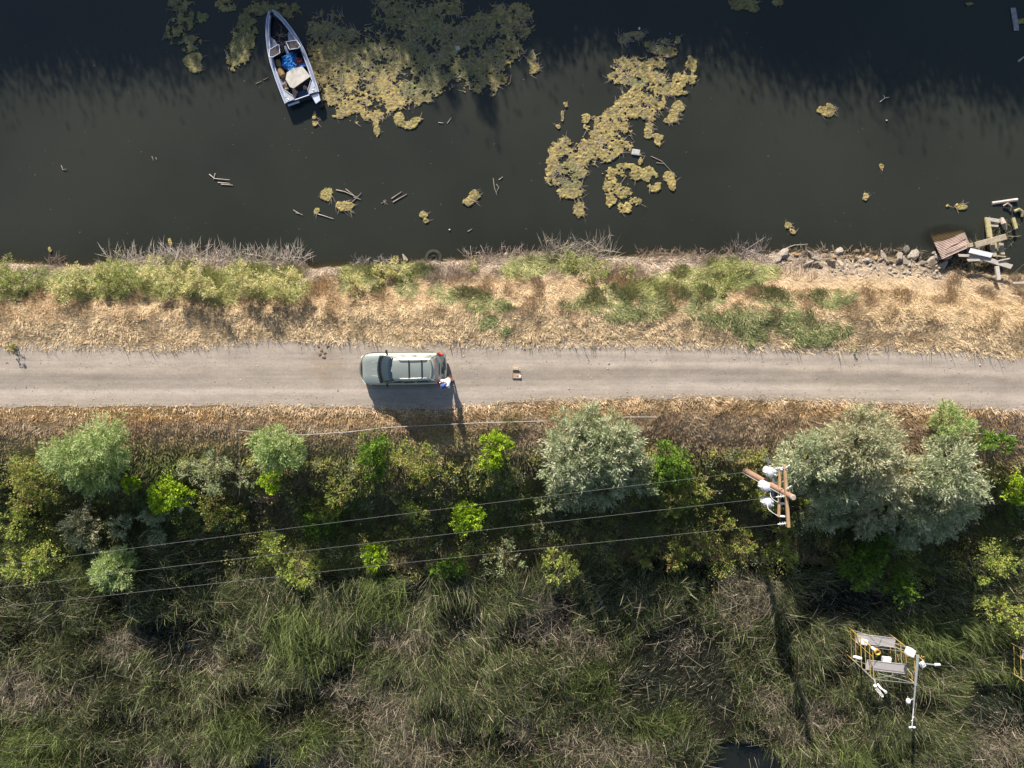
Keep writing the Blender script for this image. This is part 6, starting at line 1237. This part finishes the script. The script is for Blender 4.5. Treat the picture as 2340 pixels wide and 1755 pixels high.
# loads in the boat : separate things
MW = Matrix.Translation(BO.location)@Matrix.Rotation(R(18.8), 4, 'Z')
def inboat(name, label, cat, mb, m, c, smooth=False):
    mb.v = [tuple(MW@Vector(v)) for v in mb.v]; return tag(mb.build(name, m, loc=MW@Vector(c), smooth=smooth), label, cat, 'things lying in the boat')
def sheet(cx_, cy_, sx, sy, z, amp, n=26, seed=0, ragged=.2, th=.02):
    u = np.linspace(-1, 1, n); gx_, gy_ = np.meshgrid(u, u, indexing='ij'); ang = np.arctan2(gy_, gx_); rad_ = np.maximum(abs(gx_), abs(gy_)); k = rad_*(1+ragged*(fbm(np.cos(ang)*2+seed, np.sin(ang)*2, .8, 3, 2)-.5)*2)
    X_ = cx_+np.cos(ang)*k*sx; Y_ = cy_+np.sin(ang)*k*sy; Z_ = z+amp*np.abs(fbm(X_+seed, Y_, .22, 4, 3)-.5)*2+amp*.6*fbm(X_, Y_, .5, 2, 1)-.18*np.clip(rad_-.6, 0, 1)
    mb = MB(); mb.v = [tuple(v) for v in np.stack([X_, Y_, Z_], -1).reshape(-1, 3)]; mb.f = [(i*n+j, (i+1)*n+j, (i+1)*n+j+1, i*n+j+1) for i in range(n-1) for j in range(n-1)]; return mb
inboat('blue_tarp', 'crumpled bright blue tarp in the middle of the boat', 'tarp', sheet(.02, 2.24, .50, .52, .42, .30, seed=1, ragged=.35), M_blue, (0, 2.24, .1))
inboat('blue_rag', 'small scrap of blue cloth between the red bag and the board', 'cloth', sheet(.62, 1.80, .26, .16, .45, .14, seed=5, ragged=.4), M_blue, (.6, 1.8, .1))
inboat('red_bag', 'dark red bag beside the blue tarp', 'bag', MB().ball((.56, 2.06, .45), .30, 16, (.95, .72, .6)).tube([(.35, 2.1, .6), (.5, 2.2, .72), (.65, 2.15, .62)], .018, 6), mat('dark_red_cloth', (.16, .035, .05), .8, 0, .3, 6, .5), (.55, 2.06, .3), True)
M_cush = mat('tan_cushion', (.33, .22, .12), .8, 0, .35, 4, .3)
inboat('tan_cushion', 'rolled tan cushion nearer the windshield on the left side', 'cushion', MB().tube([(-.66, 2.62, .42), (-.66, 2.58, .42), (-.68, 2.25, .43), (-.70, 2.16, .42)], [.08, .15, .17, .10], 14), M_cush, (-.68, 2.4, .3), True)
inboat('brown_cushion', 'rolled brown cushion behind the tan one on the left side', 'cushion', MB().tube([(-.74, 2.10, .42), (-.74, 2.05, .43), (-.66, 1.62, .43), (-.63, 1.50, .42)], [.09, .19, .20, .10], 14), mat('brown_cushion_cloth', (.36, .21, .09), .8, 0, .35, 4, .3), (-.7, 1.8, .3), True)
inboat('pink_cloth', 'faded pinkish cloth under the cushions by the left side', 'cloth', sheet(-.76, 1.35, .16, .35, .38, .15, seed=7, ragged=.4), mat('faded_cloth', (.25, .20, .24), .9, 0, .3, 6), (-.76, 1.4, .2))
bd = MB(); pts = [(-.62, .78), (-.44, 1.78), (.02, 1.88), (.62, 1.62), (.86, 1.0), (.80, .82), (-.42, .66)]; pts = [(-.55, 1.28), (-.34, 1.62), (.10, 1.74), (.66, 1.64), (.92, .96), (-.28, .64), (-.45, .78)]
bd.loft([[Vector((x_, y_, .60+.02*x_)) for x_, y_ in pts], [Vector((x_, y_, .67+.02*x_)) for x_, y_ in pts]])
M_board = mat('weathered_board', (.56, .52, .46), .85, 0, .18, 4, .3)
inboat('wooden_hatch', 'pale weathered wooden board lying across the rear of the boat', 'board', bd, M_board, (.15, 1.2, .6))
inboat('bottles', 'heap of small brown debris by the left rear corner of the boat', 'debris', sheet(-.72, .98, .13, .28, .42, .22, seed=9, ragged=.5), mat('mixed_debris', (.28, .22, .17), .8, 0, .6, 22, .6), (-.7, 1, .3))
inboat('blue_sheet', 'dark blue wet sheet on the floor at the boat stern', 'sheet', sheet(.05, .42, .42, .20, .10, .10, seed=11), mat('dark_blue_sheet', (.04, .08, .18), .5, 0, .3, 5), (.05, .42, .05))
twm = MB()
for i in range(16): a_ = random.random()*6.28; x_, y_ = random.uniform(-.35, .35), random.uniform(3.4, 4.3); twm.tube([(x_, y_, .28), (x_+.25*math.cos(a_), y_+.25*math.sin(a_), .34), (x_+.5*math.cos(a_+.5), y_+.45*math.sin(a_+.5), .26)], .012, 4)
inboat('twigs', 'loose dark twigs and cords on the bow floor of the boat', 'twigs', twm, M_drift, (0, 3.8, .25))
